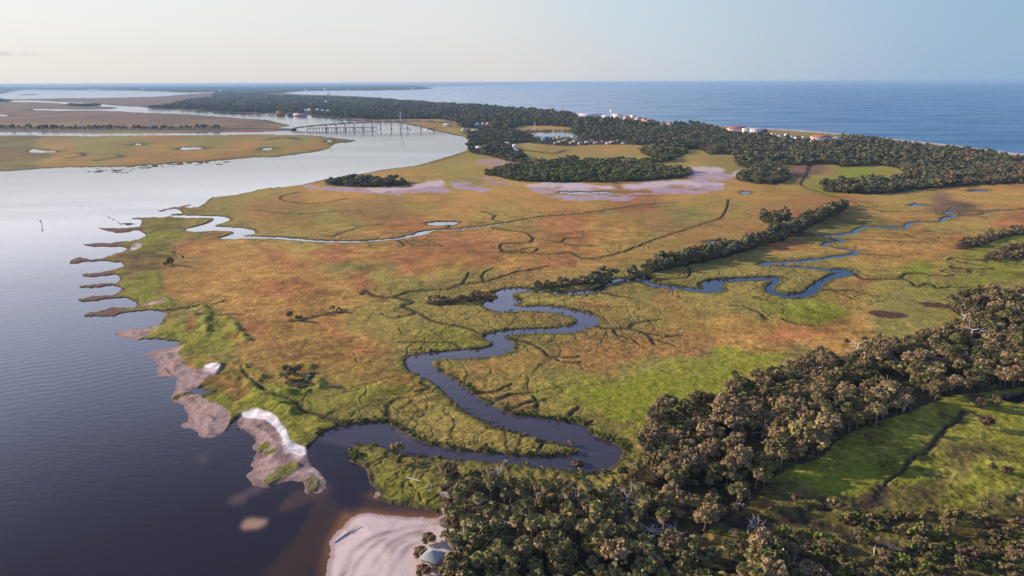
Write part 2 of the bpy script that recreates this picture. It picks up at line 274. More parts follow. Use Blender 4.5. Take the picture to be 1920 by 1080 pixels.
# scattered oyster bars off the marsh island
for k in range(90):
    t = rng.random(); x = 175 + 250 * t + rng.normal(0, 8); y = 318 - 16 * t + rng.normal(0, 2.2) + (3 if t < .4 else 0)
    a = 3 + 7 * rng.random(); b = .5 + .7 * rng.random(); th = np.arange(8) * math.pi / 4
    Q = np.stack([x + a * np.cos(th) * (.7 + .5 * rng.random(8)), y + b * np.sin(th)], 1); Q[:, 1] = fix(Q[:, 0], Q[:, 1])
    fill(land, Q, True); rings.append(Q)
sd = np.full((ND, NU), 1e4)
for Q in rings:
    A = Q; B = np.roll(Q, -1, 0); T = B - A; L = np.hypot(T[:, 0], T[:, 1]) + 1e-9
    N = np.stack([-T[:, 1], T[:, 0]], 1) / L[:, None]; Mi = (A + B) / 2; e = np.clip(Mi[:, 1:2] / 200, .6, 1.6)
    l1 = look(land, (Mi + N * e)[:, 0], (Mi + N * e)[:, 1]); l2 = look(land, (Mi - N * e)[:, 0], (Mi - N * e)[:, 1])
    ok = (l1 != l2) & (L < 400)
    seg_dist(sd, A[ok], B[ok], 16.0)
sd = np.where(land, sd, -sd)
nar = np.full((ND, NU), 1e3); narw = nar.copy(); TRUNKS = []
for k, (wd, s) in enumerate(NARROW):
    Q = curve(pts(s), False, 3.0, .5, 500 + k); wd = np.maximum(wd * .46 * np.linspace(1.15, .6, len(Q) - 1) * (1 + .5 * vnoise(Q[:-1, 0] / 14, Q[:-1, 1] / 7, k)), .42 * np.interp(Q[:-1, 1], GD, CELL)); seg_dist(nar, Q[:-1], Q[1:], float(wd.max()) * 3.4 + 1, wid=wd); TRUNKS.append((Q, 1.0)); W0 = NARROW[k][0]
    if W0 in (5, 6, 7, 8, 3.25): seg_dist(narw, Q[:-1], Q[1:], float(wd.max()) * 3.4 + 1, wid=wd)
# bushy grass ridges behind the river shore
ridge = np.full((ND, NU), 1e3)
for k, q in enumerate(['383,575 390,592 386,608 388,630', '420,598 438,606 442,620 465,640', '410,690 450,712 490,742 545,775', '462,688 485,706 520,704 545,690 585,692', '505,735 550,740 590,735 600,715']):
    Q = curve(pts(q), False, 3.0, .8, 640 + k); seg_dist(ridge, Q[:-1], Q[1:], 9.0, wid=2.6)
# side creeks: branch off the traced ones and the creek banks, meander and taper out
def creeklet(x, y, ang, L, w0, lev_):
    n = max(3, int(L / 2.5)); p = [(x, y)]; a = ang; ws_ = []
    for i in range(n):
        a += rgc.normal(0, .34) + .25 * math.sin(i * .9 + ang * 7); x += 2.5 * math.cos(a); y += 2.5 * math.sin(a); p.append((x, y)); ws_.append(w0 * (1 - .75 * i / n))
        if lev_ and rgc.random() < .22: creeklet(x, y, a + rgc.choice([-1, 1]) * rgc.uniform(.5, 1.2), L * rgc.uniform(.25, .55), w0 * .7, lev_ - 1)
    P = np.array(p); px_s, pd_s = project(P[:, 0], P[:, 1]); A = np.stack([px_s, pd_s], 1); ws_ = np.maximum(np.array(ws_), .38 * np.interp(A[:-1, 1], GD, CELL)); FINE.append((A[:-1], A[1:], ws_))
rgc = np.random.default_rng(91); FINE = []
def spawn(Q, every, L, w0, ymax, both=True):
    X, Y = world(Q[:, 0], Q[:, 1]); acc_ = rgc.uniform(0, every)
    for i in range(1, len(X) - 1):
        acc_ -= math.hypot(X[i] - X[i - 1], Y[i] - Y[i - 1])
        if acc_ > 0 or Y[i] > ymax or not (-30 < Q[i, 0] < 1950): continue
        acc_ = rgc.exponential(every) + 3; t_ = math.atan2(Y[i + 1] - Y[i - 1], X[i + 1] - X[i - 1])
        for sg in ((rgc.choice([-1, 1]),) if both else (-1, 1)):
            q_ = t_ + sg * rgc.uniform(.9, 1.7); xx, dd = project(X[i] + 6 * math.cos(q_), Y[i] + 6 * math.sin(q_))
            if look(land, xx, dd) and look(land, *project(X[i] + 14 * math.cos(q_), Y[i] + 14 * math.sin(q_))): creeklet(X[i], Y[i], q_, L * rgc.uniform(.4, 1.4), w0, 2)
for Q, e_ in TRUNKS: spawn(Q, 9, 19, .6, 700)
for s, e_, L_c in ((CREEK, 10, 36), (CREEK2, 11, 26), (CREEK3, 13, 28)): spawn(curve(pts(s), True, 3.0, .4, 5), e_, L_c, .75, 700, False)
nar2 = np.full((ND, NU), 1e3)
for A, B_, w_ in FINE: seg_dist(nar2, A, B_, float(w_.max()) * 3, wid=w_)
print('creeklets', len(FINE))

# ------------------------------------------------------------------ vegetation zones
FOREST = [
 (1, "2300,336 2100,317 1990,306 1920,300 1850,291 1780,282 1700,273 1600,261 1570,264 1510,264 1440,256 1440,249 1360,249 1330,241 1260,239 1190,233 1170,228 1130,226 1085,225 1070,222 1000,215 900,207 850,203 760,195 690,189 620,185 530,180 480,178 440,178 390,181 350,185 330,191 290,196 300,198 345,200.5 400,205 440,209 480,210.5 560,214.5 640,222 700,227 830,228 860,240 880,248 900,251 960,263 990,268 1000,272 1060,276 1120,273 1190,274 1250,276 1275,284 1310,281 1330,291 1370,292 1390,306 1440,306 1480,311 1560,308 1580,315 1640,311 1690,320 1690,342 1545,346 1545,360 1640,366 1700,360 1780,352 1860,347 1920,345 2050,347 2300,350"),
 (0, "955,247 980,241 1010,240 1060,242 1080,248 1040,251 985,253 965,250"), (0, "980,256 1000,252 1075,251 1095,263 1060,265 1010,262"), (0, "1085,222 1130,222 1155,219 1200,224 1230,230 1270,237 1190,231 1130,227"), (0, "1360,243 1400,244 1440,247 1400,250 1362,249"), (0, "1518,257 1575,260 1575,264 1518,264"),
 (0, "860,244 960,249 965,253 870,248"), (0, "700,228 830,229.5 880,238 878,240 820,232"),
 (12, "985,262 1060,263 1110,265 1185,266 1190,273 1120,273.5 1060,276 1000,271 975,266"), (12, "960,248 985,252 1000,250 1060,249.5 1078,250 1085,255 1095,262 1078,256 1072,251.5 1040,251 1000,252.5 985,256 960,254"),
 (2, "908,329 925,323 960,318 1020,312 1100,310 1180,312 1240,315 1300,325 1290,331 1230,339 1150,343 1050,343 980,342 930,333"), (2, "1200,287 1240,281 1290,286 1280,294 1250,305 1214,306 1225,298"),
 (2, "1000,310 980,309 960,307 1100,306 1180,304 1216,304 1200,310 1100,312"),
 (3, "610,346 640,340 690,336 720,340 770,346 740,350 690,352 640,351"),
 (4, "880,264 900,257 960,271 975,287 985,301 960,306 930,298 890,291 880,286"), (4, "862,252 900,252 960,264 990,270 960,272 900,260"),
 (5, "1378,336 1400,327 1440,320 1482,332 1470,344 1420,346"), (5, "1380,307 1440,307 1460,315 1420,320 1390,314"),
 (9, "-900,142 0,142 240,145 480,155 720,162 800,170 808,172.4 770,173.4 700,173.2 640,172 560,171.2 520,173.5 440,178 400,178 410,171 420,168 350,166 250,158.5 150,156 60,153 0,156 -900,155"),
 (9, "-500,176 0,176 14,178 110,183 60,180 -20,180"), (9, "130,190 165,188.5 190,191 170,192"), (9, "0,196 -500,196 -500,197.5 50,197"),
 (6, "985,541 1050,533 1120,524 1180,518 1200,508 1240,497 1300,482 1360,469 1410,457 1440,447 1480,427 1530,408 1580,386 1592,390 1540,416 1500,436 1470,452 1430,462 1370,481 1310,495 1250,508 1215,517 1190,523 1130,531 1060,540 1000,546"),
 (6, "1425,412 1440,408 1480,410 1478,418 1435,420"),
 (7, "800,570 830,563 860,560 890,556 925,556 900,565 870,571 835,576 812,576"), (7, "540,603 560,600 600,592 640,585 655,584 640,590 600,597 565,605 545,607"),
 (8, "1790,468 1815,455 1850,445 1890,435 1960,425 1960,437 1890,446 1860,455 1840,463 1815,468"), (8, "1840,490 1870,475 1920,462 1970,455 1970,480 1920,482 1870,488 1850,492"), (8, "1860,487 1890,483 1930,482 1930,488 1880,490"),
 (11, "-200,234 0,235.5 200,237.5 420,240.3 420,241.6 200,240.2 0,238 -200,237"),
 (7, "535,720 550,712 580,715 590,724 575,732 545,730"), 
]
NEARF = "800,915 840,908 900,902 950,902 1000,910 1060,916 1090,926 1150,916 1188,880 1208,838 1230,790 1290,775 1350,760 1400,730 1450,715 1500,700 1560,675 1620,665 1700,650 1770,630 1805,605 1775,575 1810,562 1850,560 1940,565 2100,570 2100,720 1920,730 1850,737 1780,747 1700,777 1620,802 1570,830 1535,862 1475,882 1430,920 1390,962 1330,995 1305,1030 1340,1060 1420,1040 1500,1050 1560,1080 1560,1250 830,1250 850,1120 838,1060 870,1030 900,1015 925,1000 905,985 850,995 825,985 830,960 845,935 820,915"
fid = np.zeros((ND, NU), np.int8)
for k, (v, s) in enumerate(FOREST): fill(fid, curve(pts(s), True, 3.0, .9 if v else .4, 900 + 17 * k), v)
fill(fid, curve(pts(NEARF), True, 4.0, .8, 77), 10)
fid[sd < 1.0] = 0

# ------------------------------------------------------------------ ground cover colours (albedo)
PAL = dict(o=(.40, .235, .06), y=(.33, .245, .058), g=(.235, .2, .05), G=(.115, .098, .030), b=(.215, .24, .022), r=(.36, .165, .055), p=(.16, .10, .062), m=(.085, .038, .032), k=(.36, .255, .225), s=(.56, .465, .445), l=(.40, .305, .355), D=(.055, .047, .025), t=(.30, .18, .046), v=(.235, .235, .032), w=(.80, .76, .72))
CP = """50,262,G 200,262,g 400,262,g 560,265,g 100,272,t 300,272,t 450,275,t 580,275,t 200,285,g 50,290,G 120,300,t 250,300,t 30,312,G 350,292,t 500,285,g 640,264,G
50,222,p 150,215,p 300,225,p 420,225,p 250,215,p 120,200,p 320,195,p 60,187,p 330,180,p 450,235,p 200,232,p 100,240,p 400,240,p 20,230,p
850,300,y 780,320,o 720,330,o 860,340,y 660,345,o 980,275,y 1050,285,t 1130,290,o 1190,295,y 1020,300,y 1330,300,g 1370,310,g 1290,305,y 1600,325,b 1560,330,g 1640,328,b 1510,320,p 1660,318,y 1460,345,y 1530,345,b 1350,345,o
500,365,y 440,380,y 380,395,y 600,365,o 700,365,o 800,370,o 900,370,o 1000,385,o 1100,380,o 1200,395,r 1300,380,o 1400,380,o 1480,390,r 1450,365,o 1550,390,r 560,390,t 520,385,r 650,410,y 700,395,r 760,410,r 850,400,o 940,410,y 1050,420,r 1150,425,o 1250,415,r 1300,405,g 1340,440,r 1240,460,o
300,420,G 330,440,g 280,460,G 350,455,r 420,465,o 370,480,o 450,480,o 300,500,t 350,510,t 400,510,o 260,520,G 320,540,t 400,540,o 470,500,o 520,480,r 560,460,y 620,470,r 700,465,o 720,480,r 820,475,r 900,480,r 780,490,r 850,490,t 950,490,o 1050,500,r 1020,520,r 1100,500,o 900,510,y 850,520,y 700,510,g 620,500,g 660,520,r 560,520,o 500,540,r 600,540,o 550,560,t 450,570,o 480,610,t 430,600,r
330,590,v 360,600,v 400,620,v 420,640,g 330,570,g 380,660,t 440,670,t 520,640,t 600,620,t 650,600,r 700,620,o 620,680,t 700,660,t 560,690,t 740,600,y 790,620,y 830,625,y 860,640,b 720,560,y 800,550,g 680,700,t 750,700,t 600,730,v 520,720,v 480,750,v 400,740,G 410,770,G 450,700,t 540,790,v 580,800,v 640,760,v 700,770,v 760,760,y 800,780,y 850,800,g 900,820,y 950,830,y 1000,835,y 700,740,v 800,740,t 690,650,r 500,680,t
960,660,y 900,690,y 950,700,r 1000,720,o 900,720,o 980,740,o 1040,760,r 1060,740,y 1000,640,y 1050,640,y 1080,660,r 1140,660,r 1180,680,r 1120,690,r 1220,650,r 1280,630,r 1330,640,r 1300,660,r 1200,700,g 1100,720,g 1150,730,b 1200,740,b 1250,720,b 1300,700,b 1180,760,b 1120,760,v 1120,790,G 1350,690,v 1400,660,b 1450,660,v 1500,650,g 1420,640,o 1520,610,r 1480,620,r 1580,630,o 1350,670,g 1270,690,g
1020,595,o 1050,565,y 950,600,y 1150,560,y 1200,570,y 1250,560,g 1180,590,o 1160,585,r 1250,600,y 1300,590,o 1350,570,y 1400,600,o 1300,560,r 1430,580,g 1500,580,b 1560,570,b 1600,600,o 1650,570,o 1700,590,g 1750,590,g 1660,610,g 1550,600,o 1750,560,g 1620,545,r 1700,540,y 1780,530,b 1850,530,g 1900,540,g
1250,530,g 1300,510,g 1230,515,g 1400,500,g 1480,510,y 1380,540,y 1520,530,y 1480,540,y 1420,480,g 1500,470,y 1470,460,r 1540,480,y 1600,460,o 1680,470,o 1650,450,o 1740,470,o 1600,420,g 1540,430,g 1500,440,g 1680,410,o 1740,420,y 1640,400,y 1800,420,y 1900,405,r 1850,380,o 1750,390,p 1650,380,y 1700,370,y 1850,365,o 1900,360,o 1780,440,r 1720,490,b 1780,495,y 1820,470,v 1870,465,v 1900,475,v 1850,515,b 1800,508,g 1600,500,y 1650,500,y 1740,440,o
1480,900,v 1560,900,b 1600,910,b 1540,870,v 1650,870,v 1600,830,v 1700,820,v 1750,790,v 1800,800,v 1850,770,v 1900,770,v 1850,830,v 1900,850,v 1750,880,G 1700,900,g 1680,940,g 1750,940,v 1800,910,v 1850,900,v 1900,920,v 1500,930,G 1450,960,G 1600,970,G 1700,970,v 1800,990,G 1900,1000,G 1500,1020,G 1650,1050,G 1800,1050,G 1400,1000,G
680,850,v 720,850,v 720,900,v 740,930,v 780,940,v 790,880,G 830,930,G"""
C = [c.split(',') for c in CP.split()]
cx = np.array([float(c[0]) for c in C]); cyp = np.array([float(c[1]) for c in C]); cd = fix(cx, cyp)
ccol = np.array([PAL[c[2]] for c in C])
gx, gyv = WX.astype(np.float32), WY.astype(np.float32)
def octv(lam, seed, asp=1.0):
    """noise of wavelength lam (m), faded where the sheet is too coarse to carry it"""
    f = sstep(1.6, 3.5, lam / CELL)[:, None]
    return vnoise(gx / lam, gyv / lam * asp, seed) * f
print('noise')
n400, n120, n40, n14, n6, n3, n1 = [octv(l, 20 + k) for k, l in enumerate((420, 130, 42, 14, 6.0, 2.6, 1.3))]
_n120b = octv(150, 61); _n40b = octv(45, 62)
_far = vnoise(gx / 110, gyv / 520, 63) + .6 * vnoise(gx / 45, gyv / 240, 64); _far *= sstep(420, 700, gyv) * sstep(9000, 4000, gyv)
# blend of the cover samples on a coarse lattice, with warped borders
st = 3
JU = np.arange(0, NU, st); JD = np.arange(0, ND, st)
wu = (UU + (34 * n120 + 26 * n40 + 14 * n14) / MPU[:, None])[::st, ::st]
wd_ = (DD + (40 * _n120b + 22 * _n40b + 10 * n14) / MPD[:, None])[::st, ::st]
acc = np.zeros(wu.shape + (3,), np.float32); ws = np.zeros(wu.shape, np.float32)
for k in range(len(cx)):
    s = 0.35 + cd[k] / 420.0
    q = ((wu - cx[k]) / (1.75 * s)) ** 2 + ((wd_ - cd[k]) / (0.8 * s)) ** 2
    wk = 1.0 / (q + 75.0) ** 2.9
    acc += (wk[..., None] * ccol[k]).astype(np.float32); ws += wk.astype(np.float32)
acc /= ws[..., None]
ji = np.clip((np.arange(ND) / st), 0, len(JD) - 1.001); ii = np.clip((np.arange(NU) / st), 0, len(JU) - 1.001)
j0 = ji.astype(int); i0 = ii.astype(int); fj = (ji - j0)[:, None, None].astype(np.float32); fi = (ii - i0)[None, :, None].astype(np.float32)
j1 = np.minimum(j0 + 1, len(JD) - 1); i1 = np.minimum(i0 + 1, len(JU) - 1)
col = (acc[j0][:, i0] * (1 - fi) + acc[j0][:, i1] * fi) * (1 - fj) + (acc[j1][:, i0] * (1 - fi) + acc[j1][:, i1] * fi) * fj
def mix(c, wgt): 
    global col
    col = col + (np.array(c, np.float32) - col) * wgt[..., None].astype(np.float32)
# natural variation: drier and greener patches, streaks
var = 1.04 + .34 * n40 + .36 * n14 + .58 * n6 + .62 * n3 + .5 * n1
var = var + .42 * _far
col = col * np.clip(var, .5, 1.6)[..., None]
mead = sstep(1330, 1480, UU) * sstep(540, 600, DD)
mix(PAL['g'], .50 * sstep(.05, .3, n120 + .6 * n40) * (DD > 60) * (1 - mead)); mix(PAL['r'], .20 * sstep(.08, .32, -n120 + .7 * n14) * (DD > 60) * (1 - mead))
def zone(s, soft=2, jit=.9, seed=3):
    m = np.zeros((ND, NU), np.float32); fill(m, curve(pts(s), True, 3.0, jit, seed), 1.0)
    for _ in range(soft):
        m[1:-1] = (m[:-2] + 2 * m[1:-1] + m[2:]) / 4; m[:, 1:-1] = (m[:, :-2] + 2 * m[:, 1:-1] + m[:, 2:]) / 4
    return m
# drained mud pans (lavender and white) beyond the marsh
PAN = [("570,348 620,352 680,352 720,356 760,350 800,346 830,350 842,362 830,366 790,362 740,365 700,363 640,360 590,356", 'l'), ("690,355 740,350 800,343 828,340 834,348 800,352 760,358 720,362", 's'), ("850,342 880,344 900,350 920,358 905,362 880,358 850,352", 'l'), ("880,335 900,333 940,340 960,348 930,350 890,342", 'k'),
 ("990,352 1050,346 1100,348 1150,352 1200,346 1260,342 1320,345 1360,348 1350,356 1310,364 1250,366 1180,368 1130,376 1080,377 1040,372 1010,364", 'l'), ("985,350 1040,342 1090,346 1140,350 1200,343 1260,342 1240,352 1180,354 1120,357 1060,356 1020,352", 's'), ("1240,343 1290,338 1340,342 1360,348 1300,350", 's'), ("1280,318 1320,314 1360,318 1350,324 1310,330 1370,328 1380,322 1400,326 1360,336 1310,340 1300,334", 's'), ("1290,328 1330,322 1375,330 1370,340 1320,344 1290,338", 'l'), ("1320,350 1340,348 1358,352 1350,358 1330,356", 'l'), ("1140,372 1160,370 1190,372 1180,376 1150,377", 'l'), ("895,303 930,300 985,306 960,310 920,312", 'k'), ("940,318 980,308 1000,308 960,320", 'k'), ("1000,243 1010,241 1060,243 1070,248 1040,250 985,250", 'o')]
for k, (s, c) in enumerate(PAN): mix(np.array(PAL[c]) , np.clip(zone(s, 2, 2.2, 40 + k) * (1.0 + 1.6 * n40 + 2.2 * n14), 0, 1) * .9)
# wrack and rush patches, dark
for k, (s, wg) in enumerate([("1626,588 1640,584 1665,585 1690,590 1703,595 1690,599 1660,599 1640,595", .95), ("1720,570 1735,568 1765,571 1785,577 1770,580 1735,577", .95), ("1488,440 1510,436 1530,440 1525,445 1495,445", .8), ("1900,472 1925,465 1960,470 1960,482 1915,480", .8), ("780,484 850,480 900,478 880,484 820,489 770,492", .5), ("440,670 420,650 450,660 480,675", .3), ("1610,330 1625,327 1635,331 1620,334", .7), ("1540,325 1560,322 1570,327 1550,330", .6), ("345,625 358,590 352,585 366,600 362,620", .6), ("1395,945 1440,940 1450,955 1400,960", .5), ("1640,935 1640,930 1620,930 1612,945 1640,945", .8), ("1840,985 1880,980 1895,995 1850,998", .7)]):
    mix(PAL['m'] if wg > .6 else PAL['r'], zone(s, 1, .7, 140 + k) * wg)
# green meadow, bright lawn of young cordgrass
for k, (s, c, wg) in enumerate([("1075,740 1120,728 1170,728 1185,712 1230,705 1285,712 1340,702 1400,706 1330,745 1240,770 1200,790 1150,792 1120,770", 'b', .75), ("1290,680 1340,672 1390,682 1440,665 1480,668 1400,700 1330,705 1280,700", 'b', .5), ("1530,905 1560,880 1640,862 1650,890 1640,915 1600,935 1550,930", 'b', .8), ("1560,690 1500,690 1480,700 1520,672", 'b', .5), ("1490,555 1560,553 1570,562 1530,566", 'b', .6), ("1780,530 1840,525 1870,520 1850,535 1800,538", 'b', .6), ("1225,612 1250,608 1255,612 1235,614", 'b', .7), ("820,625 850,612 890,640 900,650 870,655 830,650 850,630", 'b', .45), ("1570,318 1660,315 1680,330 1600,345 1560,340", 'b', .5)]):
    mix(np.array(PAL[c]) , zone(s, 5, 2.0, 240 + k) * wg * (1 + .8 * n14))
# sand: spits, beaches, ocean strand
SAND = [("640,962 660,966 685,958 720,962 760,965 800,967 835,966 850,985 905,985 925,998 900,1016 870,1030 838,1060 850,1120 830,1300 560,1400 590,1080 612,1010", 's', 1.0), ("320,650 345,648 335,662 350,688 375,695 415,685 412,698 385,712 365,732 348,738 330,740 320,752 355,740 378,742 392,750 405,756 425,764 430,790 415,815 380,825 335,800 350,775 310,748 320,710 290,706 290,675 272,664 300,652", 'k', 1.0), ("385,690 400,686 412,688 410,700 395,702 380,700", 's', 1), ("448,786 460,772 485,772 510,780 528,797 540,820 545,830 560,835 578,845 583,868 612,900 612,920 560,930 470,920 455,895 470,840 480,820 455,810", 'k', 1.0), ("450,782 460,772 485,772 510,780 528,797 540,820 545,830 560,835 576,845 572,860 550,860 532,846 530,826 518,806 498,792 465,787", 's', 1.0), ("455,778 485,774 510,783 527,800 538,822 543,832 538,836 528,820 514,800 495,787 470,783", 'w', 1.0), ("580,875 600,884 614,905 612,920 590,890 570,885", 's', .9), ("212,624 240,616 275,614 305,608 285,620 275,630 245,638", 'k', .95), ("270,572 285,566 318,563 300,570 280,574", 's', .8), ("295,590 318,584 312,590 300,597", 's', .6), ("245,465 262,455 268,462 255,470 242,470", 's', .9), ("325,408 330,407 330,409 325,410", 's', .5), ("330,388 352,384 352,387 335,392 300,397", 'k', .8), ("690,924 708,922 712,930 700,934", 's', .8), ("822,922 848,930 845,937 825,930", 's', .8), ("1640,1012 1660,1018 1690,1030 1702,1040 1680,1032 1655,1024", 's', .7),
 ("700,227 760,233 800,244 840,254 870,259 880,265 870,262 840,251 800,240 760,230", 't', .9), ("870,262 900,270 885,276 872,268", 'o', .8), ("555,211 620,217 690,227 690,230 640,225 560,216", 't', .9)]
sandw = np.zeros((ND, NU), np.float32)
for k, (s, c, wg) in enumerate(SAND):
    z = zone(s, 2, .8, 340 + k) * wg
    if c in 'skw': sandw = np.maximum(sandw, z)
    mix(np.array(PAL[c]) * 1.0, z)
for k, (tipx, tipy, ex) in enumerate([(195, 432, 255), (165, 460, 225), (140, 490, 175), (160, 517, 200), (158, 540, 205), (155, 563, 205), (165, 588, 220), (205, 420, 255), (290, 391, 335)]):
    Q = f"{tipx-18},{tipy-6} {ex},{tipy-9} {ex+12},{tipy} {ex},{tipy+6} {tipx-18},{tipy+8}"
    mix((.17, .085, .07), zone(Q, 2, .8, 460 + k) * .9)
# green tufts on the sand bar
for k, s in enumerate(["475,845 500,830 505,836 490,850 470,855", "495,850 515,842 520,846 505,856", "492,905 520,880 545,868 560,872 555,885 520,905 500,915", "565,905 585,895 598,900 592,922 575,925", "380,742 400,735 430,745 440,780 425,770 405,758 385,752"]):
    zz = zone(s, 1, .9, 560 + k); mix((.17, .17, .018), zz); sandw *= 1 - zz * .7
# levees, mud banks, wet edges (width follows the sheet's coarseness far away)
cw = np.maximum(1.0, CELL * .35)[:, None]
tall = sstep(6, 2.0, sd / cw) * sstep(.4, 1.6, sd / cw) * (1 - sandw) * (DD > 110) * (1 - .85 * zone("60,360 360,370 345,640 60,640", 8, 1, 2))
mix((.105, .115, .022), np.clip(tall * (.75 + 1.1 * n14 + .9 * n6), 0, 1))
near_riv = zone("215,470 250,440 300,410 350,400 330,470 300,520 330,570 420,600 440,640 430,690 470,700 560,740 640,790 580,830 540,800 440,760 400,730 330,640 310,590 240,560 220,500", 14, 2, 9)
mix((.20, .205, .025), np.clip(near_riv * (.35 + 2.2 * n14 + 1.6 * n40), 0, .9) * (1 - sandw))
mud = sstep(2.4, .7, sd / cw + .8 * n6 + .5 * n3) * (1 - sandw) * (sd > -3)
mix((.062, .046, .033), mud * .95)
cree = np.exp(-(nar) ** 2 * .9); lev = np.exp(-((nar - 2.1) / .8) ** 2)
lawn = zone('1060,745 1100,720 1185,705 1285,700 1340,665 1480,660 1560,640 1560,700 1400,745 1240,790 1150,805', 8, 1, 31)
fine = np.exp(-nar2 ** 2) * (1 - lawn) * (1 - .85 * mead) * (1 - sandw) * (sd > 0)
mix((.17, .165, .03), np.exp(-((nar2 - 2.2) / .9) ** 2) * .3); mix((.10, .078, .034), fine * .58)
mix((.15, .15, .03), lev * .4); mix((.050, .038, .024), np.clip(cree * 1.25, 0, 1) * .92)
rdg = np.exp(-ridge ** 2) * np.clip(.8 + 1.3 * n6 + 1.0 * n3, .1, 1.4)
mix((.19, .205, .03), np.clip(rdg, 0, 1) * .8)
# feeder gullies fanning out from creeks (small drainage net)
nearc = zone("680,540 760,530 900,500 1000,505 960,560 1040,570 1130,590 1280,620 1280,660 1180,640 1100,690 1040,790 900,770 820,690 770,650 700,640 660,590", 18, 2, 5) + .6 * zone("460,690 560,740 760,740 900,800 800,830 640,790 540,800", 14, 2, 6) + .6 * zone("1250,570 1420,555 1480,590 1460,620 1350,620 1240,600", 16, 2, 7)
wx2 = gx + 22 * n40 + 9 * n14; wy2 = gyv + 22 * n40
rid = 1 - np.abs(vnoise(wx2 / 19, wy2 / 27, 71)) * 5.0; rid2 = 1 - np.abs(vnoise(wx2 / 9, wy2 / 13, 72)) * 5.0
gul = np.clip(sstep(.45, .95, rid) + .6 * sstep(.5, .95, rid2), 0, 1) * np.clip(nearc, 0, 1) * sstep(2.4, 5, 14 / CELL)[:, None] * (1 - sandw)
mix((.12, .09, .035), gul * .3)
# woodland floor
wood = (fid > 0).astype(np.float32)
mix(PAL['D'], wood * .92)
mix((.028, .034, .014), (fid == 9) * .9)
# paths in the sand, wrack lines
mix((.30, .22, .20), sandw * sstep(.12, .3, n14 + n40) * .5)
rough = sandw * (1 - zone(SAND[0][0], 3, .5, 340)); _st = vnoise((gx * .85 + gyv * .5) / 2.2 + 3 * n14, (gx * -.5 + gyv * .85) / 9.0, 95)
mix((.17, .115, .105), rough * sstep(.0, .32, _st + .6 * n6 + .3 * n3) * .75); mix((.20, .135, .12), sandw * sstep(2.4, .3, sd) * .55)
mix(PAL['w'], np.clip(zone('452,779 470,771 487,772 510,780 527,796 540,819 545,831 560,836 574,846 570,856 552,853 536,842 531,826 518,806 500,791 472,785', 1, .8, 77) * (1.1 + .9 * n3), 0, 1)); mix(PAL['w'], np.clip(zone('385,689 402,686 414,690 404,694 390,694', 1, .8, 78) * 1.1, 0, 1))
beach = zone(SAND[0][0], 3, .5, 340)
trk = np.full((ND, NU), 9.0)
for k, q in enumerate(['640,1085 662,1040 700,1012 760,992 830,982', '685,1090 712,1050 738,1022 775,1003 815,995', '702,1090 728,1050 753,1022 790,1006', '725,1090 742,1062 768,1032 790,1018', '655,1090 680,1050 720,1015', '668,985 655,1003 640,1020']):
    Q = curve(pts(q), False, 3.0, .4, 800 + k); seg_dist(trk, Q[:-1], Q[1:], 4.5, wid=(1.1 if k < 4 else .8))
trk = np.exp(-trk ** 2) * (.6 + 1.2 * n3)
strand = np.abs(vnoise((gx * .9 - gyv * .35 + 6 * n40) / 5.5, (gx * .35 + gyv * .9) / 60, 90)) * 4
mix((.27, .20, .185), np.clip(beach * (sstep(.55, .05, strand) * .25 + trk * .8), 0, 1))
# ocean strand
ocean = np.zeros((ND, NU), np.float32)
fill(ocean, pts("6000,830 3000,420 2300,332 2100,312 1990,300 1920,293 1850,284 1780,274 1700,266 1600,254 1330,237 1250,232 1180,228 1160,200 1920,100 6000,100"), 1)
mix(PAL['s'], ocean * sstep(70, 35, sd) * (sd > -2) * .9)

# ------------------------------------------------------------------ heights
sdw = sd / cw
marsh = -.25 + .62 * sstep(-.4, 1.0, sdw) + .28 * sstep(1.0, 9, sdw)
gentle = np.clip(sd * .07, -1.6, 1.1)
hgt = np.where(sd > 0, marsh, -.35 + np.maximum(sd * .35, -2.2) / np.maximum(1, cw * .6))
hgt = hgt * (1 - sandw) + gentle * sandw
grass = (1 - sandw) * (sd > .8)
hgt = hgt + grass * (.16 * n14 + .26 * n6 + .34 * n3 + .34 * n1 + .2 * n40) * sstep(.5, 3.5, sdw)
hgt = hgt + sandw * (sd > 0) * ((.05 + .2 * (1 - beach)) * n14 + .05 * n3 + (1 - beach) * (.25 * n6 + .3 * n3)) - beach * trk * .02
hgt = hgt + np.clip(tall, 0, 1) * (.12 + .5 * n6 + .6 * n3)
hgt = hgt + near_riv * grass * (1.0 * np.clip(n14 + .1, 0, 1) + .5 * n6)
hgt = hgt + lev * .08 * grass - cree * .62 * (sd > .5) - gul * .12 - fine * .26 + rdg * 1.0
hgt = np.where(sd > .3, np.maximum(hgt, np.where(np.exp(-narw ** 2 * .9) > .6, -.08, .06)), hgt)
hgt = np.where((np.exp(-narw ** 2 * .9) > .5) & (sd > .3), -.12, hgt)
